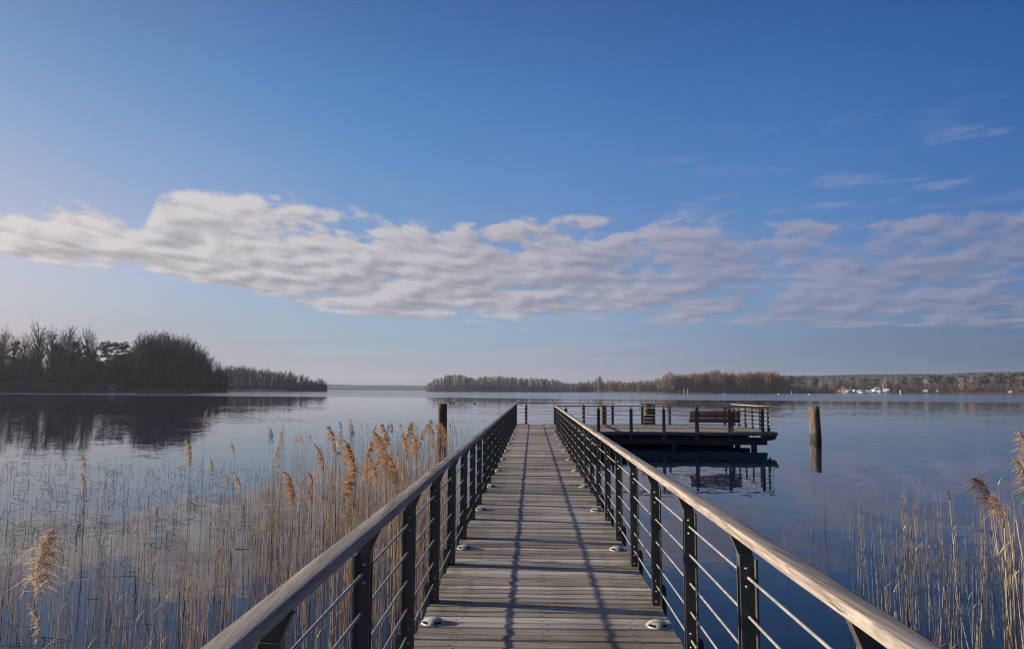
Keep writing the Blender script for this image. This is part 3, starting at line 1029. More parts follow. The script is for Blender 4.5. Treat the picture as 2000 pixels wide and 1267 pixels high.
def boat(px, D, L, cabin, label, name='motor_boat', rz=0.0, sail=0, cover=False):
    x, y = at(px, D)
    t = thing(name, (x, y, WATER_Z), label, 'boat', None, face_cam(px) + rz)
    t.scale = (1.7, 1.7, 2.0)
    h = MB()
    W = L * .32
    prof = []
    n = 8
    rows = []
    for i in range(n + 1):
        u = i / n
        hw = W / 2 * (1 if u < .55 else max(.03, 1 - ((u - .55) / .45) ** 2))
        zt = .9 + .5 * u * u
        rows.append([(-L / 2 + L * u, -hw, zt), (-L / 2 + L * u, -hw * .75, -.15), (-L / 2 + L * u, hw * .75, -.15), (-L / 2 + L * u, hw, zt)])
    b = len(h.v)
    for r in rows:
        h.v.extend(r)
    for i in range(n):
        for j in range(3):
            h.face((b + i * 4 + j, b + (i + 1) * 4 + j, b + (i + 1) * 4 + j + 1, b + i * 4 + j + 1), 0, False)
        h.face((b + i * 4 + 3, b + (i + 1) * 4 + 3, b + (i + 1) * 4, b + i * 4), 0, False)
    h.face((b, b + 1, b + 2, b + 3))
    obj('hull', h, M_white, t)
    if cabin:
        c = MB()
        c.prism([(-L * .32, .85), (L * .18, .95), (L * .08, 1.0 + cabin), (-L * .28, 1.0 + cabin)], 'y', -W * .36, W * .36)
        co = obj('cabin', c, M_blue if cover else M_white, t)
        if not cover:
            c = MB()
            c.prism([(-L * .27, 1.0 + cabin * .45), (L * .10, 1.0 + cabin * .45), (L * .07, 1.0 + cabin * .85), (-L * .25, 1.0 + cabin * .85)], 'y', -W * .36 - .04, -W * .36 - .005)
            obj('window', c, M_pane, co)
    if sail:
        c = MB(); c.tube([(0, 0, .9), (0, 0, sail + 1)], [.09, .05], 6); obj('mast', c, M_wallg, t)
        c = MB(); c.prism([(-2.2, 1.4), (-.12, 1.3), (-.12, sail)], 'y', -.03, .03); obj('sail', c, M_white, t)
    return t


boat(1658, 985, 7, 1.3, 'white motor boat moored nearest the red roofed house')
boat(1663, 978, 8, 1.0, 'white sailing boat with a raised triangular sail at the marina', 'sailing_boat', .2, 4.6)
boat(1673, 986, 8, 1.6, 'white cabin boat just right of the raised sail', rz=.6)
boat(1682, 980, 7, 1.2, 'white motor boat third to the right of the sail', rz=-.4)
boat(1691, 984, 7, 1.8, 'white boat under a blue cover in the middle of the marina', rz=.3, cover=True)
boat(1699, 978, 9, 1.4, 'low white motor boat left of the big cabin cruiser', rz=.1)
boat(1708, 986, 7, 1.5, 'white boat tucked close beside the big cabin cruiser', rz=2.2)
boat(1716, 976, 9.5, 3.0, 'big white cabin cruiser, tallest hull in the marina', rz=.05)
boat(1729, 980, 10, 2.2, 'long white cruiser at the right end of the moored boats', rz=3.2)
boat(1668, 992, 6, 1.5, 'small white boat half hidden behind the boats nearest the sail', rz=2.8)
boat(1687, 992, 6, 1.6, 'small white cabin boat in the second row left of the blue cover', rz=-.3)
boat(1695, 990, 6, 1.4, 'small white boat in the second row just right of the blue cover', rz=.5)
boat(1704, 992, 7, 1.9, 'white boat in the second row left of the big cabin cruiser', rz=3.0)
boat(1723, 990, 7, 1.7, 'white boat in the second row between the two big cruisers', rz=.2)
x, y = at(1700, 994)
dk = thing('landing_stage', (x, y, WATER_Z), 'low pale landing stage behind the moored white boats', 'landing stage', None, face_cam(1700))
m = MB(); m.box(-36, 38, -1.5, 1.5, .5, .8); obj('deck', m, M_sand, dk)
m = MB()
for k in range(-3, 4):
    m.box(k * 11 - .15, k * 11 + .15, -.15, .15, -1, .5)
obj('support', m, M_brown, dk)
for px, n_ in ((1672, 'leftmost'), (1686, 'second'), (1696, 'third'), (1711, 'rightmost')):
    x, y = at(px, 990)
    m = MB(); m.tube([(0, 0, -.5), (0, 0, 9 + R.uniform(-1, 1.5))], [.09, .05], 6)
    o = tag(obj('mooring_mast', m, M_wallg), f'thin pale mast among the moored boats, {n_} of the four', 'mast'); o.location = (x, y, WATER_Z)


def mark(px, D, h, topmat, label, rod=.18):
    x, y = at(px, D)
    t = thing('channel_mark', (x, y, WATER_Z), label, 'buoy')
    m = MB(); m.tube([(0, 0, -1), (0, 0, h)], rod, 8); obj('pole', m, M_white, t)
    m = MB(); m.lathe([(.1, h - 1.3), (.45, h - 1.2), (.45, h - .1), (.1, h)], 10); obj('topmark', m, topmat, t)
    return t


mark(1336.5, 700, 4.6, M_yellow, 'white pole with yellow topmark, left of the pair before the reddish wood')
mark(1343.5, 700, 4.6, M_yellow, 'white pole with yellow topmark, right of the pair before the reddish wood')
mark(1547, 620, 3.0, M_redpaint, 'white pole with red topmark at the right end of the reddish wood')
mark(1759, 760, 4.0, M_white, 'white harbour pole standing in the water right of the boats', .45)
for px, py, D, lb in ((1364, 768, 700, 'small red float below the pair of marks'), (1414, 769.5, 560, 'small pale float left of the red topped mark'), (1521, 770, 560, 'small pale float just left of the red topped mark'), (1580, 770.5, 520, 'small white float just right of the red topped mark')):
    x, y = at(px, D)
    m = MB(); m.lathe([(.1, -.2), (.55, -.1), (.6, .25), (.3, .6), (.02, .7)], 10)
    o = tag(obj('float_buoy', m, M_redpaint if 'red float' in lb else M_white), lb, 'buoy'); o.location = (x, y, WATER_Z)

x, y = at(1731.5, 2500)
ms = thing('radio_mast', (x, y, 30), 'faint lattice mast on the distant right hills', 'mast')
hh = z_at(1731.5, 713, 2500) - 30
m = MB()
for k in range(3):
    a = k * 2.094
    m.tube([(3.0 * math.cos(a), 3.0 * math.sin(a), 0), (.5 * math.cos(a), .5 * math.sin(a), hh)], .2, 4)
for i in range(12):
    z0, z1 = hh * i / 12, hh * (i + 1) / 12
    for k in range(3):
        a, b2 = k * 2.094, (k + 1) * 2.094
        r0, r1 = 3.0 - 2.5 * i / 12, 3.0 - 2.5 * (i + 1) / 12
        m.tube([(r0 * math.cos(a), r0 * math.sin(a), z0), (r1 * math.cos(b2), r1 * math.sin(b2), z1)], .1, 3)
obj('lattice', m, M_under, ms)

M_duck = mat('dark water bird', color=(.05, .045, .04), rough=0.7)
for px, py, lb in ((880, 787.5, 'dark duck on the water right of the left mooring pile, nearest the pile'), (886, 788.2, 'dark duck close behind the one nearest the left pile'), (928, 788, 'dark duck alone on the water midway between left pile and railing end')):
    D = (EYE - WATER_Z) * F_PX / (py - horizon(px))
    x, y = at(px, D)
    m = MB()
    m.tube([(-.28, 0, .14), (-.2, 0, .1), (0, 0, .09), (.17, 0, .1), (.22, 0, .2), (.24, 0, .3), (.3, 0, .33), (.4, 0, .3)], [.01, .07, .12, .10, .05, .05, .055, .012], 8)
    o = tag(obj('duck', m, M_duck), lb, 'duck'); o.location = (x, y, WATER_Z); o.rotation_euler = (0, 0, R.uniform(-.4, .4)); o.scale = (.85,) * 3

# ------------------------------------------------------------------ jetty decks
X0, X1 = -0.79, 0.99           # walkway edges
YN, YF = 29.30, 35.40          # platform near and far edge
XR = 9.92                     # platform right edge


def boards(mb, x0, x1, y0, y1, rr, screws=(), smax=0):
    k0, k1 = math.floor(y0 / PITCHB), math.ceil(y1 / PITCHB)
    for k in range(k0, k1):
        ya = k * PITCHB + .0065 + rr.uniform(-.002, .002)
        yb = (k + 1) * PITCHB - .0065 + rr.uniform(-.002, .002)
        if ya < y0 - .05 or yb > y1 + .05:
            continue
        a, b = x0 + rr.uniform(-.012, .012), x1 + rr.uniform(-.008, .008) if screws else x1
        dz = rr.uniform(-.0035, .002)
        tl = rr.uniform(-.002, .002)
        c = .007
        prof = [(ya, -.045), (yb, -.045), (yb, -c + dz), (yb - c, dz + tl), (ya + c, dz - tl), (ya, -c + dz)]
        mb.prism(prof, 'x', a, b)
        if k * PITCHB < smax:
            for sx in screws:
                for q, yy in enumerate((ya + .028, yb - .028)):
                    px_s = sx + (.018 if q else -.018) + rr.uniform(-.006, .006)
                    bb = len(mb.v)
                    for j in range(8):
                        th = j * math.pi / 4
                        mb.v.append((px_s + .0075 * math.cos(th), yy + .0075 * math.sin(th), dz + .0018))
                    mb.face([bb + j for j in range(8)], 1)


walk = thing('walkway', (0.1, 0, 0), 'narrow grey timber walkway leading straight out over the lake', 'walkway')
rr = random.Random(3)
mb = MB()
boards(mb, X0, X1, -2.2, YF, rr, (-.526, .09, .71), 16)
mb.v = [(a - .1, b, c) for a, b, c in mb.v]
obj('deck', mb, [M_deck, M_screw], walk)
for bx in (X0 + .10, X1 - .10, .1):
    m = MB(); m.box(bx - .06 - .1, bx + .06 - .1, -2.2, YF - .15, -.25, -.048); obj('stringer', m, M_under, walk)
for py0 in (4.0, 10.0, 16.0, 22.0, 28.0, 34.0):
    m = MB(); m.box(X0 - .02 - .1, X1 + .02 - .1, py0 - .1, py0 + .1, -.42, -.252); obj('crossbeam', m, M_under, walk)
    for bx in (X0 + .3, X1 - .3):
        m = MB(); m.lathe([(.11, -2.2), (.11, -.421)], 14, 0, bx - .1, py0); obj('support_pile', m, M_under, walk)

plat = thing('platform', (5.6, 32.3, 0), 'wide timber viewing platform at the right of the walkway end', 'platform')
ox, oy = 5.6, 32.3
mb = MB()
boards(mb, X1 + .012, XR, YN, YF, rr)
mb.v = [(a - ox, b - oy, c) for a, b, c in mb.v]
obj('deck', mb, [M_deck], plat)


def pbox(name, x0, x1, y0, y1, z0, z1, m_, par=plat):
    m = MB(); m.box(x0 - ox, x1 - ox, y0 - oy, y1 - oy, z0, z1)
    return obj(name, m, m_, par)


pbox('fascia', X1 + .02, XR - .01, YN - .004, YN + .05, -.135, -.047, M_fascia)
pbox('end_fascia', XR - .08, XR - .02, YN + .06, YF - .05, -.125, -.047, M_fascia)
for k in range(9):
    jx = 1.3 + k * 1.06
    pbox('joist', jx - .04, jx + .04, YN + .06, YF - .1, -.24, -.0475, M_under)
for yy in (YN + .55, YN + 2.9, YF - .6):
    pbox('main_beam', X1 + .25, XR - .28, yy - .09, yy + .09, -.545, -.375, M_under)
    pbox('cross_beam', X1 + .3, XR - .3, yy - .05, yy + .05, -.373, -.2415, M_under)
    for bx in (2.3, 5.85, 9.12):
        m = MB(); m.lathe([(.12, -2.2), (.12, -.546)], 14, 0, bx - ox, yy - oy); obj('support_pile', m, M_under, plat)
m = MB(); m.prism([(XR - .5 - ox, -.126), (XR - .03 - ox, -.126), (XR - .03 - ox, -.20), (XR - .10 - ox, -.30), (XR - .5 - ox, -.36)], 'y', YN + .07 - oy, YN + .19 - oy)
obj('corner_bracket', m, M_under, plat)

# ------------------------------------------------------------------ railings
ROD_Z = (.145, .31, .48, .65, .82)
BOLTS = (.03, .105, .185, .78, .86)


def post_mesh(with_bolts):
    m = MB()
    m.box(.0275, .0365, -.064, .064, -.34, .905)                        # outer flange
    for s in (-1, 1):
        y0, y1 = sorted((s * .020, s * .029))
        m.box(-.0325, .0272, y0, y1, .003, .92)                         # twin webs
    m.box(-.034, .0272, -.034, .034, .0005, .006)                       # shoe
    m.prism([(.0366, -.34), (.076, -.34), (.076, .125), (.062, .150), (.0366, .150)], 'y', -.011, .011)   # fixing plate
    if with_bolts:
        bolts(m, BOLTS, 1)
    return m


def bolts(m, zs, mt, sides=(-1, 1)):
    for z in zs:
        for s in sides:
            b = len(m.v)
            n = 8
            for r, d in ((.0085, 0), (.0078, .004), (.004, .0065)):
                for j in range(n):
                    th = 2 * math.pi * j / n
                    m.v.append((-.004 + r * math.cos(th), s * (.0291 + d), z + r * math.sin(th)))
            for i in range(2):
                for j in range(n):
                    j2 = (j + 1) % n
                    m.face((b + i * n + j, b + i * n + j2, b + (i + 1) * n + j2, b + (i + 1) * n + j), mt, True)
            m.face([b + 2 * n + j for j in range(n)], mt)


ME_post = post_mesh(False).mesh('post', [M_iron])
ME_post_b = post_mesh(True).mesh('post', [M_iron, M_bolt])
mb = MB()
mb.prism([(-.030, .86), (.0265, .86), (.0265, .921), (.012, .999), (-.066, .999), (-.034, .921)], 'y', -.0185, .0185)
ME_bracket = mb.mesh('bracket', [M_iron])
ME_bolt = {}
for sd in (-1, 1):
    ME_bolt[sd] = []
    for z in BOLTS:
        mb = MB(); bolts(mb, (z,), 0, (sd,)); ME_bolt[sd].append(mb.mesh('bolt', [M_bolt]))


def add_post(parent, x, y, rz, near=False):
    o = obj('post', ME_post if near else ME_post_b, None, parent)
    o.location = (x + R.gauss(0, .0012), y + R.gauss(0, .004), 0)
    o.rotation_euler = (R.gauss(0, .0015), R.gauss(0, .0015), rz + R.gauss(0, .012))
    obj('bracket', ME_bracket, None, o)
    if near:
        for me in ME_bolt[1 if rz > 2 else -1]:
            obj('bolt', me, None, o)


def rail_profile():
    w_, t_, r_ = .040, .0225, .0065
    pts = []
    for cx_, cz_, a0 in ((w_ - r_, t_ - r_, 0), (-w_ + r_, t_ - r_, 90), (-w_ + r_, -t_ + r_, 180), (w_ - r_, -t_ + r_, 270)):
        for k in range(4):
            a = math.radians(a0 + k * 30)
            pts.append((cx_ + r_ * math.cos(a), cz_ + r_ * math.sin(a)))
    return pts


PROF = rail_profile()


def handrail(path, parent, m_, seed=0):
    """timber rail swept along a horizontal path of (x,y); small waver, square ends"""
    rr = random.Random(seed)
    m = MB()
    n = len(PROF)
    pts = []
    (xa, ya), (xb, yb) = path
    L = math.hypot(xb - xa, yb - ya)
    k = max(2, int(L / .6))
    for i in range(k + 1):
        u = i / k
        pts.append(Vector((xa + (xb - xa) * u, ya + (yb - ya) * u, 1.0195)))
    d = Vector((xb - xa, yb - ya, 0)).normalized()
    side = Vector((d.y, -d.x, 0))
    b = 0
    for i, p in enumerate(pts):
        jx, jz = rr.gauss(0, .0012), rr.gauss(0, .001)
        for (a, c) in PROF:
            q = p + side * (a + jx) + Vector((0, 0, c + jz))
            m.v.append((q.x, q.y, q.z))
    for i in range(len(pts) - 1):
        for j in range(n):
            j2 = (j + 1) % n
            m.face((i * n + j, i * n + j2, (i + 1) * n + j2, (i + 1) * n + j), 0, True)
    m.face(list(range(n)))
    m.face([(len(pts) - 1) * n + j for j in range(n - 1, -1, -1)])
    return obj('handrail', m, m_, parent)


def rod(parent, a, b, z, r=.0068):
    m = MB()
    k = max(1, int(math.dist(a, b) / 2.4))
    m.tube([(a[0] + (b[0] - a[0]) * i / k, a[1] + (b[1] - a[1]) * i / k, z) for i in range(k + 1)], r, 8)
    return obj('rod', m, M_rod, parent)


PI = math.pi
XL_POST, XR_POST = -.767, .968
XL_RAIL, XR_RAIL = -.744, .945
Y_NEAR_P, Y_FAR_P = YN + .06, YF - .10
Y_NEAR_R, Y_FAR_R = Y_NEAR_P + .023, Y_FAR_P - .023
X_SIDE_P, X_SIDE_R = 9.75, 9.727

rl = thing('railing', (0, 0, 0), 'left walkway railing with shaded handrail, running on across the far end', 'railing')
ys = [5.73 + 1.2 * n for n in range(-6, 25)]
for yy in ys:
    add_post(rl, XL_POST, yy, PI, yy < 9)
handrail([(XL_RAIL, -2.2), (XL_RAIL, Y_FAR_R + .04)], rl, M_rail_y, 1)
for z in ROD_Z:
    rod(rl, (XL_POST, -2.2), (XL_POST, Y_FAR_P), z)
for xx in (-.30, 1.12, 2.53, 3.95):
    add_post(rl, xx, Y_FAR_P, PI / 2)
handrail([(XL_RAIL + .041, Y_FAR_R), (4.05, Y_FAR_R)], rl, M_rail_x, 2)
for z in ROD_Z:
    rod(rl, (XL_POST, Y_FAR_P), (3.95, Y_FAR_P), z, .0095)

rr_ = thing('railing', (0, 0, 0), 'right walkway railing with sunlit pale handrail', 'railing')
for yy in [5.73 + 1.2 * n for n in range(-6, 20)]:
    add_post(rr_, XR_POST, yy, 0, yy < 9)
handrail([(XR_RAIL, -2.2), (XR_RAIL, Y_NEAR_R + .04)], rr_, M_rail_y, 3)
for z in ROD_Z:
    rod(rr_, (XR_POST, -2.2), (XR_POST, Y_NEAR_P - .02), z)

rp = thing('railing', (0, 0, 0), 'dark platform railing enclosing the bench on three sides', 'railing')
for xx in [1.376 + 1.326 * n for n in range(7)]:
    add_post(rp, xx, Y_NEAR_P, -PI / 2)
handrail([(XR_RAIL + .041, Y_NEAR_R), (X_SIDE_R + .04, Y_NEAR_R)], rp, M_rail_x, 4)
for yy in (29.95, 31.0, 32.05, 33.1, 34.15, 35.0):
    add_post(rp, X_SIDE_P, yy, 0)
handrail([(X_SIDE_R, Y_NEAR_R + .041), (X_SIDE_R, Y_FAR_R + .04)], rp, M_rail_y, 5)
for xx in (5.40, 6.73, 8.07, 9.41):
    add_post(rp, xx, Y_FAR_P, PI / 2)
handrail([(5.29, Y_FAR_R), (X_SIDE_R - .041, Y_FAR_R)], rp, M_rail_x, 6)
for z in ROD_Z:
    rod(rp, (XR_POST + .02, Y_NEAR_P), (X_SIDE_P, Y_NEAR_P), z, .0095)
    rod(rp, (X_SIDE_P, Y_NEAR_P), (X_SIDE_P, Y_FAR_P), z, .0095)
    rod(rp, (5.40, Y_FAR_P), (X_SIDE_P, Y_FAR_P), z, .0095)

for z, sag, lb in ((.80, .08, 'upper sagging chain closing the gap in the far railing'), (.50, .06, 'lower sagging chain closing the gap in the far railing')):
    m = MB()
    N = 34
    for i in range(N):
        u = (i + .5) / N
        xx = 3.98 + (5.37 - 3.98) * u
        zz = z - sag * 4 * u * (1 - u)
        a0 = PI / 2 * (i % 2)
        ring = []
        for j in range(9):
            th = 2 * PI * j / 8
            lx, lw = .027 * math.cos(th), .012 * math.sin(th)
            ring.append((xx + lx, Y_FAR_P + lw * math.cos(a0), zz + lw * math.sin(a0)))
        m.tube(ring, .004, 4, 0, True, False)
    tag(obj('chain', m, M_chain), lb, 'chain')

# ------------------------------------------------------------------ deck lights
lamp = thing('deck_light', (0, 0, 0), 'x', 'deck light')
m = MB()
m.lathe([(.082, .0008), (.082, .006), (.074, .014), (.056, .028), (.040, .035), (.015, .0372), (.001, .0375)], 28)
obj('housing', m, M_lamp, lamp)
for a in (-PI / 2 - .75, -PI / 2 + .75, PI / 2 - .75, PI / 2 + .75):
    m = MB()
    nseg = 8
    b = 0
    for i in range(nseg + 1):
        th = a - .42 + .84 * i / nseg
        for r, z in ((.0788, .0102), (.0640, .0228)):
            m.v.append((r * math.cos(th), r * math.sin(th), z))
    for i in range(nseg):
        m.face((2 * i, 2 * i + 2, 2 * i + 3, 2 * i + 1), 0, True)
    obj('lens', m, M_lampglass, lamp)
    for v in m.v:
        pass
ORD = ['nearest', 'second', 'third', 'fourth', 'fifth', 'sixth', 'seventh', 'eighth', 'ninth', 'tenth', 'eleventh', 'twelfth']
for si, (lx, sd) in enumerate(((-.705, 'left'), (.885, 'right'))):
    for k in range(11):
        o = lamp if (si == 0 and k == 0) else copy_tree(lamp)
        o.location = (lx, 5.22 + 2.4 * k, 0.001)
        o.rotation_euler = (0, 0, R.uniform(-.15, .15))
        wd = 'nearest white domed deck light' if k == 0 else f'{ORD[k]} white domed deck light counting from the camera'
        tag(o, f'{wd} along the {sd} railing', 'deck light', 'deck lights along the walkway')
for k, (lx, ly, lb) in enumerate(((4.3, 29.75, 'white domed deck light near the platform front edge, left of the bench'), (5.9, 34.9, 'white domed deck light at the far platform edge beside the twin piles'), (7.4, 34.9, 'white domed deck light at the far platform edge behind the bench'), (9.5, 33.6, 'white domed deck light near the platform right railing'), (.62, 35.0, 'white domed deck light at the very end of the walkway'))):
    o = copy_tree(lamp)
    o.location = (lx, ly, .001)
    tag(o, lb, 'deck light', 'deck lights on the platform')

# ------------------------------------------------------------------ mooring piles
def pile(px, D, top, rad, lean, label, seed, taper=.93):
    rr = random.Random(seed)
    x, y = at(px, D)
    m = MB()
    n = 24
    H = top - WATER_Z
    rings = 14
    ph = [rr.uniform(0, 6.28) for _ in range(4)]
    for i in range(rings + 1):
        z = -1.8 + (H + 1.8) * i / rings
        u = max(0, z / H)
        for j in range(n):
            th = 2 * PI * j / n
            r = rad * (1 - (1 - taper) * u) * (1 + .045 * math.sin(3 * th + ph[0]) + .03 * math.sin(5 * th + ph[1] + z) + .02 * rr.uniform(-1, 1))
            zz = z + (rr.uniform(-.03, .03) if i == rings else 0)
            m.v.append((r * math.cos(th) + lean * z, r * math.sin(th), zz))
    for i in range(rings):
        for j in range(n):
            j2 = (j + 1) % n
            m.face((i * n + j, i * n + j2, (i + 1) * n + j2, (i + 1) * n + j), 0, True)
    c = len(m.v)
    m.v.append((lean * H, 0, H + .03))
    for j in range(n):
        m.face((rings * n + j, rings * n + (j + 1) % n, c))
    o = obj('mooring_pile', m, M_pile)
    o.location = (x, y, WATER_Z)
    return tag(o, label, 'pile', 'wooden mooring piles')


pile(864.5, 35.6, .965, .245, .0, 'weathered wooden pile standing in the water beyond the left reeds', 1)
pile(1591.5, 35.6, .905, .265, -.03, 'weathered wooden pile alone in open water right of the platform', 2)
pile(1178, 36.2, .90, .17, .01, 'greenish wooden pile behind the platform left of the railing gap', 3)
pile(1264, 36.2, .99, .22, .0, 'thick pale sunlit pile behind the platform right of the railing gap', 4)
pile(1273, 36.75, .93, .17, .015, 'darker pile tucked against the pale one behind the platform', 5)

# ------------------------------------------------------------------ bench
bx, by = 7.505, 29.62
bench = thing('bench', (bx, by, 0), 'dark red slatted bench with its back to the walkway side', 'bench')
for i, (z0, z1) in enumerate(((.470, .545), (.560, .638), (.653, .731), (.745, .825))):
    yo = .10 - (z0 - .45) * .30
    m = MB(); m.prism([(yo - .012, z0), (yo + .022, z0), (yo + .022 - .02, z1), (yo - .012 - .02, z1)], 'x', -1.03, 1.03); obj('back_slat', m, M_bench, bench)
for i in range(5):
    y0 = .135 + i * .095
    m = MB(); m.box(-1.05, 1.05, y0, y0 + .082, .425 + .004 * i, .462 + .004 * i); obj('seat_slat', m, M_bench, bench)
m = MB(); m.box(-1.05, 1.05, .09, .128, .362, .455); obj('apron', m, M_bench, bench)
for sx in (-.70, .70):
    m = MB()
    m.prism([(-.03, 0), (.045, 0), (.12, .42), (.055, .42)], 'x', sx - .03, sx + .03)
    m.prism([(.46, 0), (.52, 0), (.50, .42), (.44, .42)], 'x', sx - .03, sx + .03)
    m.prism([(.09, .36), (.54, .38), (.54, .423), (.131, .423)], 'x', sx - .032, sx + .032)
    m.prism([(.052, .425), (.086, .425), (-.022, .80), (-.055, .80)], 'x', sx - .031, sx + .031)
    obj('leg_frame', m, M_iron, bench)
m = MB(); m.prism([(.052, .40), (.086, .40), (-.022, .80), (-.055, .80)], 'x', -.02, .02); obj('middle_strut', m, M_iron, bench)

# ------------------------------------------------------------------ reeds
def stem_pts(rr, base, h, lean, bend=0.0, n=4):
    d = Vector((lean[0], lean[1], 1)).normalized()
    pts = [Vector(base) - Vector((0, 0, .15))]
    for i in range(n):
        d = (d + Vector((rr.gauss(0, .012) + bend * i * .02, rr.gauss(0, .012), 0))).normalized()
        pts.append(pts[-1] + d * ((h + .15) / n))
    return pts


def stem(mb, rr, base, h, r=.0035, mt=0, lean=None, sides=3, n=4, bend=0.0):
    lean = lean or (rr.gauss(0, .035), rr.gauss(0, .03))
    pts = stem_pts(rr, base, h, lean, bend, n)
    mb.tube(pts, [r * (1 - .55 * i / n) for i in range(n + 1)], sides, mt, True, False)
    return pts


def leaf(mb, rr, p, L, mt=0):
    a = rr.uniform(0, 6.28)
    d = Vector((math.cos(a) * .6, math.sin(a) * .6, .8)).normalized()
    q = p.copy()
    s = Vector((-math.sin(a), math.cos(a), 0))
    for i in range(3):
        e = q + d * (L / 3)
        mb.blade(q, e, .004 * (1 - i / 3.2), .004 * (1 - (i + 1) / 3.2), s, mt)
        d = (d + Vector((0, 0, -.45))).normalized()
        q = e


def broken(mb, rr, base, h, r, mt):
    """stalk snapped over: up, then a sharp kink and a drooping end"""
    a = rr.choice((0, PI)) + rr.gauss(0, .5)
    p0 = Vector(base) - Vector((0, 0, .1))
    p1 = Vector(base) + Vector((rr.gauss(0, .05), rr.gauss(0, .05), h))
    L = rr.uniform(.12, .40)
    tilt = rr.uniform(-.7, .25)
    p2 = p1 + Vector((math.cos(a) * math.cos(tilt), math.sin(a) * math.cos(tilt), math.sin(tilt))) * L
    if p2.z < WATER_Z - .02:
        p2.z = WATER_Z - .02
    mb.tube([p0, p1], [r, r * .8], 3, mt, False, False)
    mb.tube([p1, p2], [r * .8, r * .4], 3, mt, False, False)
    if rr.random() < .4:
        p3 = p2 + Vector((-math.cos(a + .6) * .2, 0, rr.uniform(-.15, .02)))
        mb.tube([p2, p3], [r * .5, r * .3], 3, mt, False, False)


def plume(mb, rr, p, d, L, wide, droop, n=110, mt=0):
    """feathery panicle hanging to one side"""
    q = p.copy()
    dd = d.copy()
    axis = [q.copy()]
    for i in range(8):
        dd = (dd + Vector((droop[0] * .12 * i / 4, droop[1] * .12, -.055 * i * abs(droop[0]) * .5))).normalized()
        q = q + dd * (L / 8)
        axis.append(q.copy())
    mb.tube(axis, [.002 * (1 - i / 9) for i in range(9)], 3, mt, False, False)
    for k in range(n):
        t = rr.random() ** .85
        i = min(int(t * 8), 7)
        c = axis[i].lerp(axis[i + 1], t * 8 - i)
        prof = math.sin(PI * min(1, .12 + t * .95)) ** .7
        sp = rr.gauss(0, .55)
        o = Vector((droop[0] * rr.uniform(.25, 1.1) + sp * .55, droop[1] + rr.gauss(0, .4), rr.uniform(-.1, .75))).normalized()
        ln = wide * prof * rr.uniform(.5, 1.25)
        m1 = c + o * ln * .55
        e = m1 + (o + Vector((droop[0] * .3, 0, -1.0))).normalized() * ln * rr.uniform(.5, .9)
        s = Vector((rr.gauss(0, 1), rr.gauss(0, 1), rr.gauss(0, 1))).normalized()
        wd = rr.uniform(.0012, .0028) * (1 if wide < .10 else .6)
        mb.blade(c, m1, wd, wd * 1.3, s, mt)
        mb.blade(m1, e, wd * 1.3, wd * .3, s, mt)


ME_cache = {}


def plumed(px, py, D, label, group, L=.26, wide=.075, dr=-1.0, mats=(None, None), seed=0, n=110, r=.0045, lean=None):
    """reed whose plume tip region is seen at pixel (px,py)"""
    rr = random.Random(seed * 31 + int(px) + int(py) * 7)
    L, wide, n = L * 1.2, wide * 1.3 * rr.uniform(.8, 1.2), int(n * 1.5)
    x, y = at(px, D)
    zt = z_at(px, py, D)
    h = max(.35, zt - WATER_Z - L * .45)
    o = thing('plumed_reed', (x, y, WATER_Z), label, 'reed', group)
    ln = lean or (rr.gauss(0, .02), rr.gauss(0, .02))
    m = MB()
    base = (-ln[0] * h, -ln[1] * h, 0)
    pts = stem(m, rr, base, h, r, 0, ln, 5, 5)
    for k in range(rr.randint(0, 2)):
        leaf(m, rr, pts[rr.randint(2, 4)], rr.uniform(.12, .3), 0)
    obj('stem', m, mats[0] or M_stem, o)
    m = MB()
    d = (pts[-1] - pts[-2]).normalized()
    plume(m, rr, pts[-1], d, L, wide, (dr, rr.gauss(0, .2)), n)
    obj('plume', m, mats[1] or M_plume, o)
    return o


GL = 'plumed reeds in the clump left of the walkway'
LBL = 'rust brown plumed reed in the dense clump left of the walkway'
LBL_P = 'thin pale plumed reed at the outer edge of the left clump'
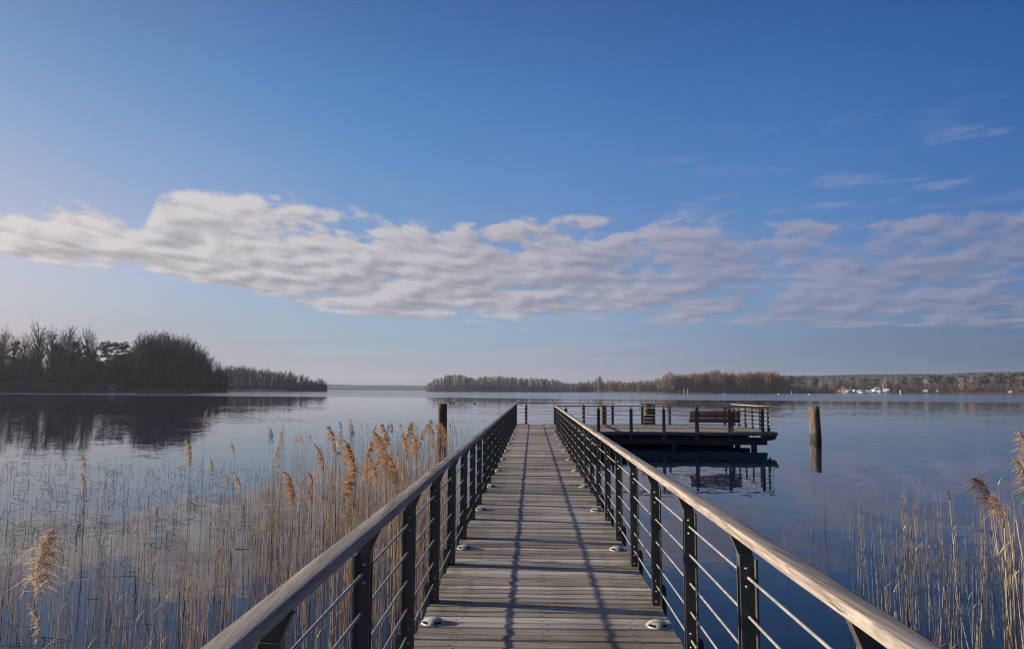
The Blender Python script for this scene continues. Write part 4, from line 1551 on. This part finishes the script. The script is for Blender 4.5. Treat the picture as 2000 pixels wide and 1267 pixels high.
# individually visible plumes, left
singles = [
    (84, 1092, 3.4, .32, .085, 'large golden plume drooping in the lower left corner, nearest reed of all', M_plume_pale, 320),
    (92, 1195, 3.3, .18, .025, 'narrow cream seed head hanging just below the large golden plume', M_plume_pale, 60),
    (180, 900, 9.5, .22, .06, 'pale plume on a lone stem at the upper left, upper of two', M_plume_pale, 110),
    (178, 935, 9.0, .18, .05, 'small golden plume on a lone stem at the upper left, lower of two', M_plume, 90),
    (377, 880, 8.6, .34, .075, 'tall pale feathery plume standing out left of the clump', M_plume_pale, 320),
    (403, 815, 14.0, .30, .06, 'highest lone plume, standing before the dark tree reflection', M_plume, 120),
    (424, 905, 9.8, .18, .05, 'small tan plume right of the tall pale feathery one', M_plume_pale, 90),
    (465, 872, 12.0, .16, .05, 'small golden plume leaning on a thin dark stem', M_plume, 80),
    (484, 935, 8.4, .26, .05, 'pale golden plume low at the left side of the clump', M_plume_pale, 130),
    (454, 933, 9.2, .18, .045, 'faint pale plume left of the low golden one', M_plume_pale, 70),
    (540, 890, 8.8, .27, .07, 'pale two-lobed plume at the left edge of the dense clump', M_plume_pale, 170),
    (573, 945, 7.4, .34, .06, 'bright orange upright plume at the lower left of the clump', M_plume, 220),
    (636, 890, 8.4, .34, .05, 'tall narrow rust plume in the middle of the clump', M_plume, 200),
    (620, 932, 8.0, .16, .05, 'short round rust plume below the tall narrow one', M_plume, 110),
    (617, 968, 7.6, .16, .045, 'lowest small rust plume in the middle of the clump', M_plume, 90),
    (669, 935, 6.0, .26, .06, 'orange plume glowing right of the short round one', M_plume, 180),
    (690, 890, 5.7, .30, .05, 'upright rust plume left of the big tousled group', M_plume, 180),
    (752, 878, 6.4, .36, .09, 'big tousled orange plume in the centre of the clump', M_plume, 300),
    (738, 912, 6.3, .24, .08, 'broad orange plume below the big tousled one', M_plume, 200),
    (775, 915, 6.6, .30, .08, 'drooping orange plume right of the big tousled one', M_plume, 220),
    (790, 852, 7.3, .30, .08, 'tan plume arching above the centre of the clump', M_plume_pale, 200),
    (848, 850, 9.2, .34, .09, 'rust plume just left of the mooring pile', M_plume, 220),
    (872, 846, 10.2, .34, .09, 'rust plume seen in front of the mooring pile', M_plume, 220),
]
for i, (px, py, D, L, wd, lb, mt_, n) in enumerate(singles):
    plumed(px, py, D, lb, None, L, wd, -1.0 if i % 5 else .6, (None, mt_), i, n, .0045 if D > 5 else .005)
rr = random.Random(21)
for i in range(34):
    px = rr.uniform(530, 915)
    t = (px - 530) / 385
    py = rr.uniform(822, 862) + (8 if px < 640 else 0)
    plumed(px, py, rr.uniform(11, 17), LBL_P, 'thin plumed reeds at the outer edge', rr.uniform(.16, .28), rr.uniform(.035, .06), rr.choice((-1, -.7, .5)), (None, M_plume_dark if rr.random() < .35 else M_plume_pale), i, 70, .004)
for i in range(24):
    px = rr.triangular(600, 905, 800)
    py = rr.uniform(850, 935) - (25 if px > 820 else 0)
    plumed(px, py, rr.uniform(1.12, 2.1) * F_PX / (1040 - px), LBL, GL, rr.uniform(.13, .26), rr.uniform(.03, .065), rr.choice((-1, -.8, .6)), (None, M_plume if rr.random() < .6 else M_plume_pale), i + 50, 100)
# right side plumes
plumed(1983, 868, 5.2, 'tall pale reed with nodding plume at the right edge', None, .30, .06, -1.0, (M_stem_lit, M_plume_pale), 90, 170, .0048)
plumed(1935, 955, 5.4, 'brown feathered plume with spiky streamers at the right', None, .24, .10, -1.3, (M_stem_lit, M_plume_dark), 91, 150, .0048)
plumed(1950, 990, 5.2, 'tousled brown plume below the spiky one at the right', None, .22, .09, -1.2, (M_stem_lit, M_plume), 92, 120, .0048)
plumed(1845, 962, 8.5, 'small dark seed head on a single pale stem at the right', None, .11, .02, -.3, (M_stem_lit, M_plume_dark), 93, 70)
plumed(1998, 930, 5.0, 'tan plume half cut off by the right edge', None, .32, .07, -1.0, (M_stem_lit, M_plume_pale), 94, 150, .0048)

# bare stalks: the nearest as single things, the rest as one mass
rr = random.Random(5)
near_L, near_R = [], []
bed = MB()


def top_h(px, D):
    """height of a stalk above the water in the left bed"""
    lim = interp([(0, .78), (300, .74), (450, .86), (560, 1.15), (700, 1.45), (900, 1.7)], px)
    return lim * rr.uniform(.55, 1.05)


cl = [(rr.uniform(-60, 900), rr.uniform(3.6, 13)) for _ in range(130)]
count = 0
while count < 1350:
    if rr.random() < .62:
        c = rr.choice(cl)
        px, D = c[0] + rr.gauss(0, 9) * 8 / c[1], c[1] + rr.gauss(0, .35)
    else:
        px, D = rr.uniform(-120, 905), rr.uniform(3.2, 14) ** 1.0
    x, y = at(px, D)
    if x > -1.05 or D < 3.0:
        continue
    if px < 430 and D > 10.5 and rr.random() < .7:
        continue
    count += 1
    h = top_h(px, D)
    near_L.append((D, x, y, h))
near_L.sort()
for k, (D, x, y, h) in enumerate(near_L):
    if k < 120:
        m = MB()
        pts = stem(m, rr, (0, 0, 0), h, rr.uniform(.0028, .0045), 0, None, 4, 5)
        if rr.random() < .6:
            leaf(m, rr, pts[rr.randint(2, 5)], rr.uniform(.08, .2))
        o = obj('reed_stalk', m, M_stem if rr.random() < .8 else M_stem_dark)
        o.location = (x, y, WATER_Z)
        tag(o, 'bare brown reed stalk in the water close to the left railing', 'reed', 'nearest bare reed stalks on the left')
    else:
        pts = stem(bed, rr, (x, y, WATER_Z), h, rr.uniform(.0022, .0038), 0 if rr.random() < .8 else 1, None, 3, 4)
        if rr.random() < .4:
            leaf(bed, rr, pts[rr.randint(2, 4)], rr.uniform(.08, .22))
for i in range(480):      # tall fine stalks in the clump by the railing
    px = rr.triangular(520, 915, 800)
    D = rr.uniform(7.0, 17)
    x, y = at(px, D)
    if x > -1.05:
        continue
    stem(bed, rr, (x, y, WATER_Z), rr.uniform(1.0, 1.72), rr.uniform(.0026, .004), 0 if rr.random() < .85 else 1, None, 3, 4)
for i in range(70):      # tall stalks right behind the left handrail
    D = rr.uniform(5.2, 13)
    x = rr.uniform(-1.6, -.95)
    stem(bed, rr, (x, D, WATER_Z), rr.uniform(1.45, 1.98), rr.uniform(.0028, .0045), 0, (rr.gauss(-.02, .02), rr.gauss(0, .03)), 3, 4)
for i in range(330):      # snapped stalks on the open side
    px = rr.uniform(-40, 560)
    D = rr.uniform(11.0, 22) if rr.random() < .85 else rr.uniform(5, 11)
    x, y = at(px, D)
    broken(bed, rr, (x, y, WATER_Z), rr.uniform(.03, .26), rr.uniform(.0035, .0055), 1)
for i in range(160):
    px = rr.uniform(-40, 620)
    D = rr.uniform(12, 20)
    x, y = at(px, D)
    stem(bed, rr, (x, y, WATER_Z), rr.uniform(.15, .55), .0034, 1, None, 3, 2)
tag(obj('reed_bed', bed, [M_stem, M_stem_dark]), 'bed of dry brown reed stalks in the water left of the walkway', 'reeds', kind='stuff')

bedr = MB()
cl = [(rr.uniform(1700, 2100), rr.uniform(5.0, 11)) for _ in range(34)]
count = 0
lst = []
while count < 270:
    if rr.random() < .75:
        c = rr.choice(cl)
        px, D = c[0] + rr.gauss(0, 9) * 8 / c[1], c[1] + rr.gauss(0, .25)
    else:
        px, D = rr.uniform(1660, 2100), rr.uniform(4.2, 12)
    x, y = at(px, D)
    if D < 3.9 or (px < 1700 and rr.random() < .6):
        continue
    count += 1
    lst.append((D, x, y, rr.uniform(.45, 1.1) * (1.2 if px > 1930 else 1)))
for px, D in [(1575, 12.3), (1580, 12.2), (1601, 12.4), (1604, 12.2), (1607, 12.5), (1634, 12.0), (1521, 11), (1530, 9.5), (1590, 12.1), (1672, 10.8), (1668, 9.0), (1700, 8.0)]:
    x, y = at(px, D)
    lst.append((D, x, y, rr.uniform(.4, .95)))
for k in range(26):
    px, D = rr.uniform(1945, 2060), rr.uniform(4.0, 5.6)
    x, y = at(px, D)
    lst.append((D, x, y, rr.uniform(1.0, 1.6)))
for k in range(60):
    px, D = rr.uniform(1640, 1960), rr.uniform(6.5, 11.5)
    x, y = at(px, D)
    lst.append((D, x, y, rr.uniform(.4, 1.1)))
lst.sort()
for k, (D, x, y, h) in enumerate(lst):
    if k < 70:
        m = MB()
        pts = stem(m, rr, (0, 0, 0), h, rr.uniform(.003, .0046), 0, (rr.gauss(0, .06), rr.gauss(0, .05)), 4, 5)
        if rr.random() < .5:
            leaf(m, rr, pts[rr.randint(2, 5)], rr.uniform(.08, .24))
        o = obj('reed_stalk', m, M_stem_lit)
        o.location = (x, y, WATER_Z)
        tag(o, 'pale sunlit reed stalk in the dark water near the right edge', 'reed', 'nearest bare reed stalks on the right')
    else:
        pts = stem(bedr, rr, (x, y, WATER_Z), h, rr.uniform(.003, .0046), 0, (rr.gauss(0, .05), rr.gauss(0, .05)), 3, 4)
        if rr.random() < .3:
            leaf(bedr, rr, pts[rr.randint(2, 4)], rr.uniform(.08, .2))
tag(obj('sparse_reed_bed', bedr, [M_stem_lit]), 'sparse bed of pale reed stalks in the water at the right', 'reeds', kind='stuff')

# ------------------------------------------------------------------ haze
HAZE = 0.000075
if HAZE > 0:
    mb = MB()
    mb.box(-6500, 6500, -600, 6500, WATER_Z - 1.4, 125)
    hm = bpy.data.materials.new('lake haze')
    hm.use_nodes = True
    t = NT(hm.node_tree)
    for nd in list(t.n):
        t.n.remove(nd)
    pvn = t.new('ShaderNodeVolumePrincipled')
    pvn.inputs['Color'].default_value = (.80, .86, 1.0, 1)
    pvn.inputs['Density'].default_value = HAZE
    pvn.inputs['Anisotropy'].default_value = 0.2
    out = t.new('ShaderNodeOutputMaterial')
    t.l.new(pvn.outputs[0], out.inputs['Volume'])
    tag(obj('haze', mb, hm), kind='stuff')
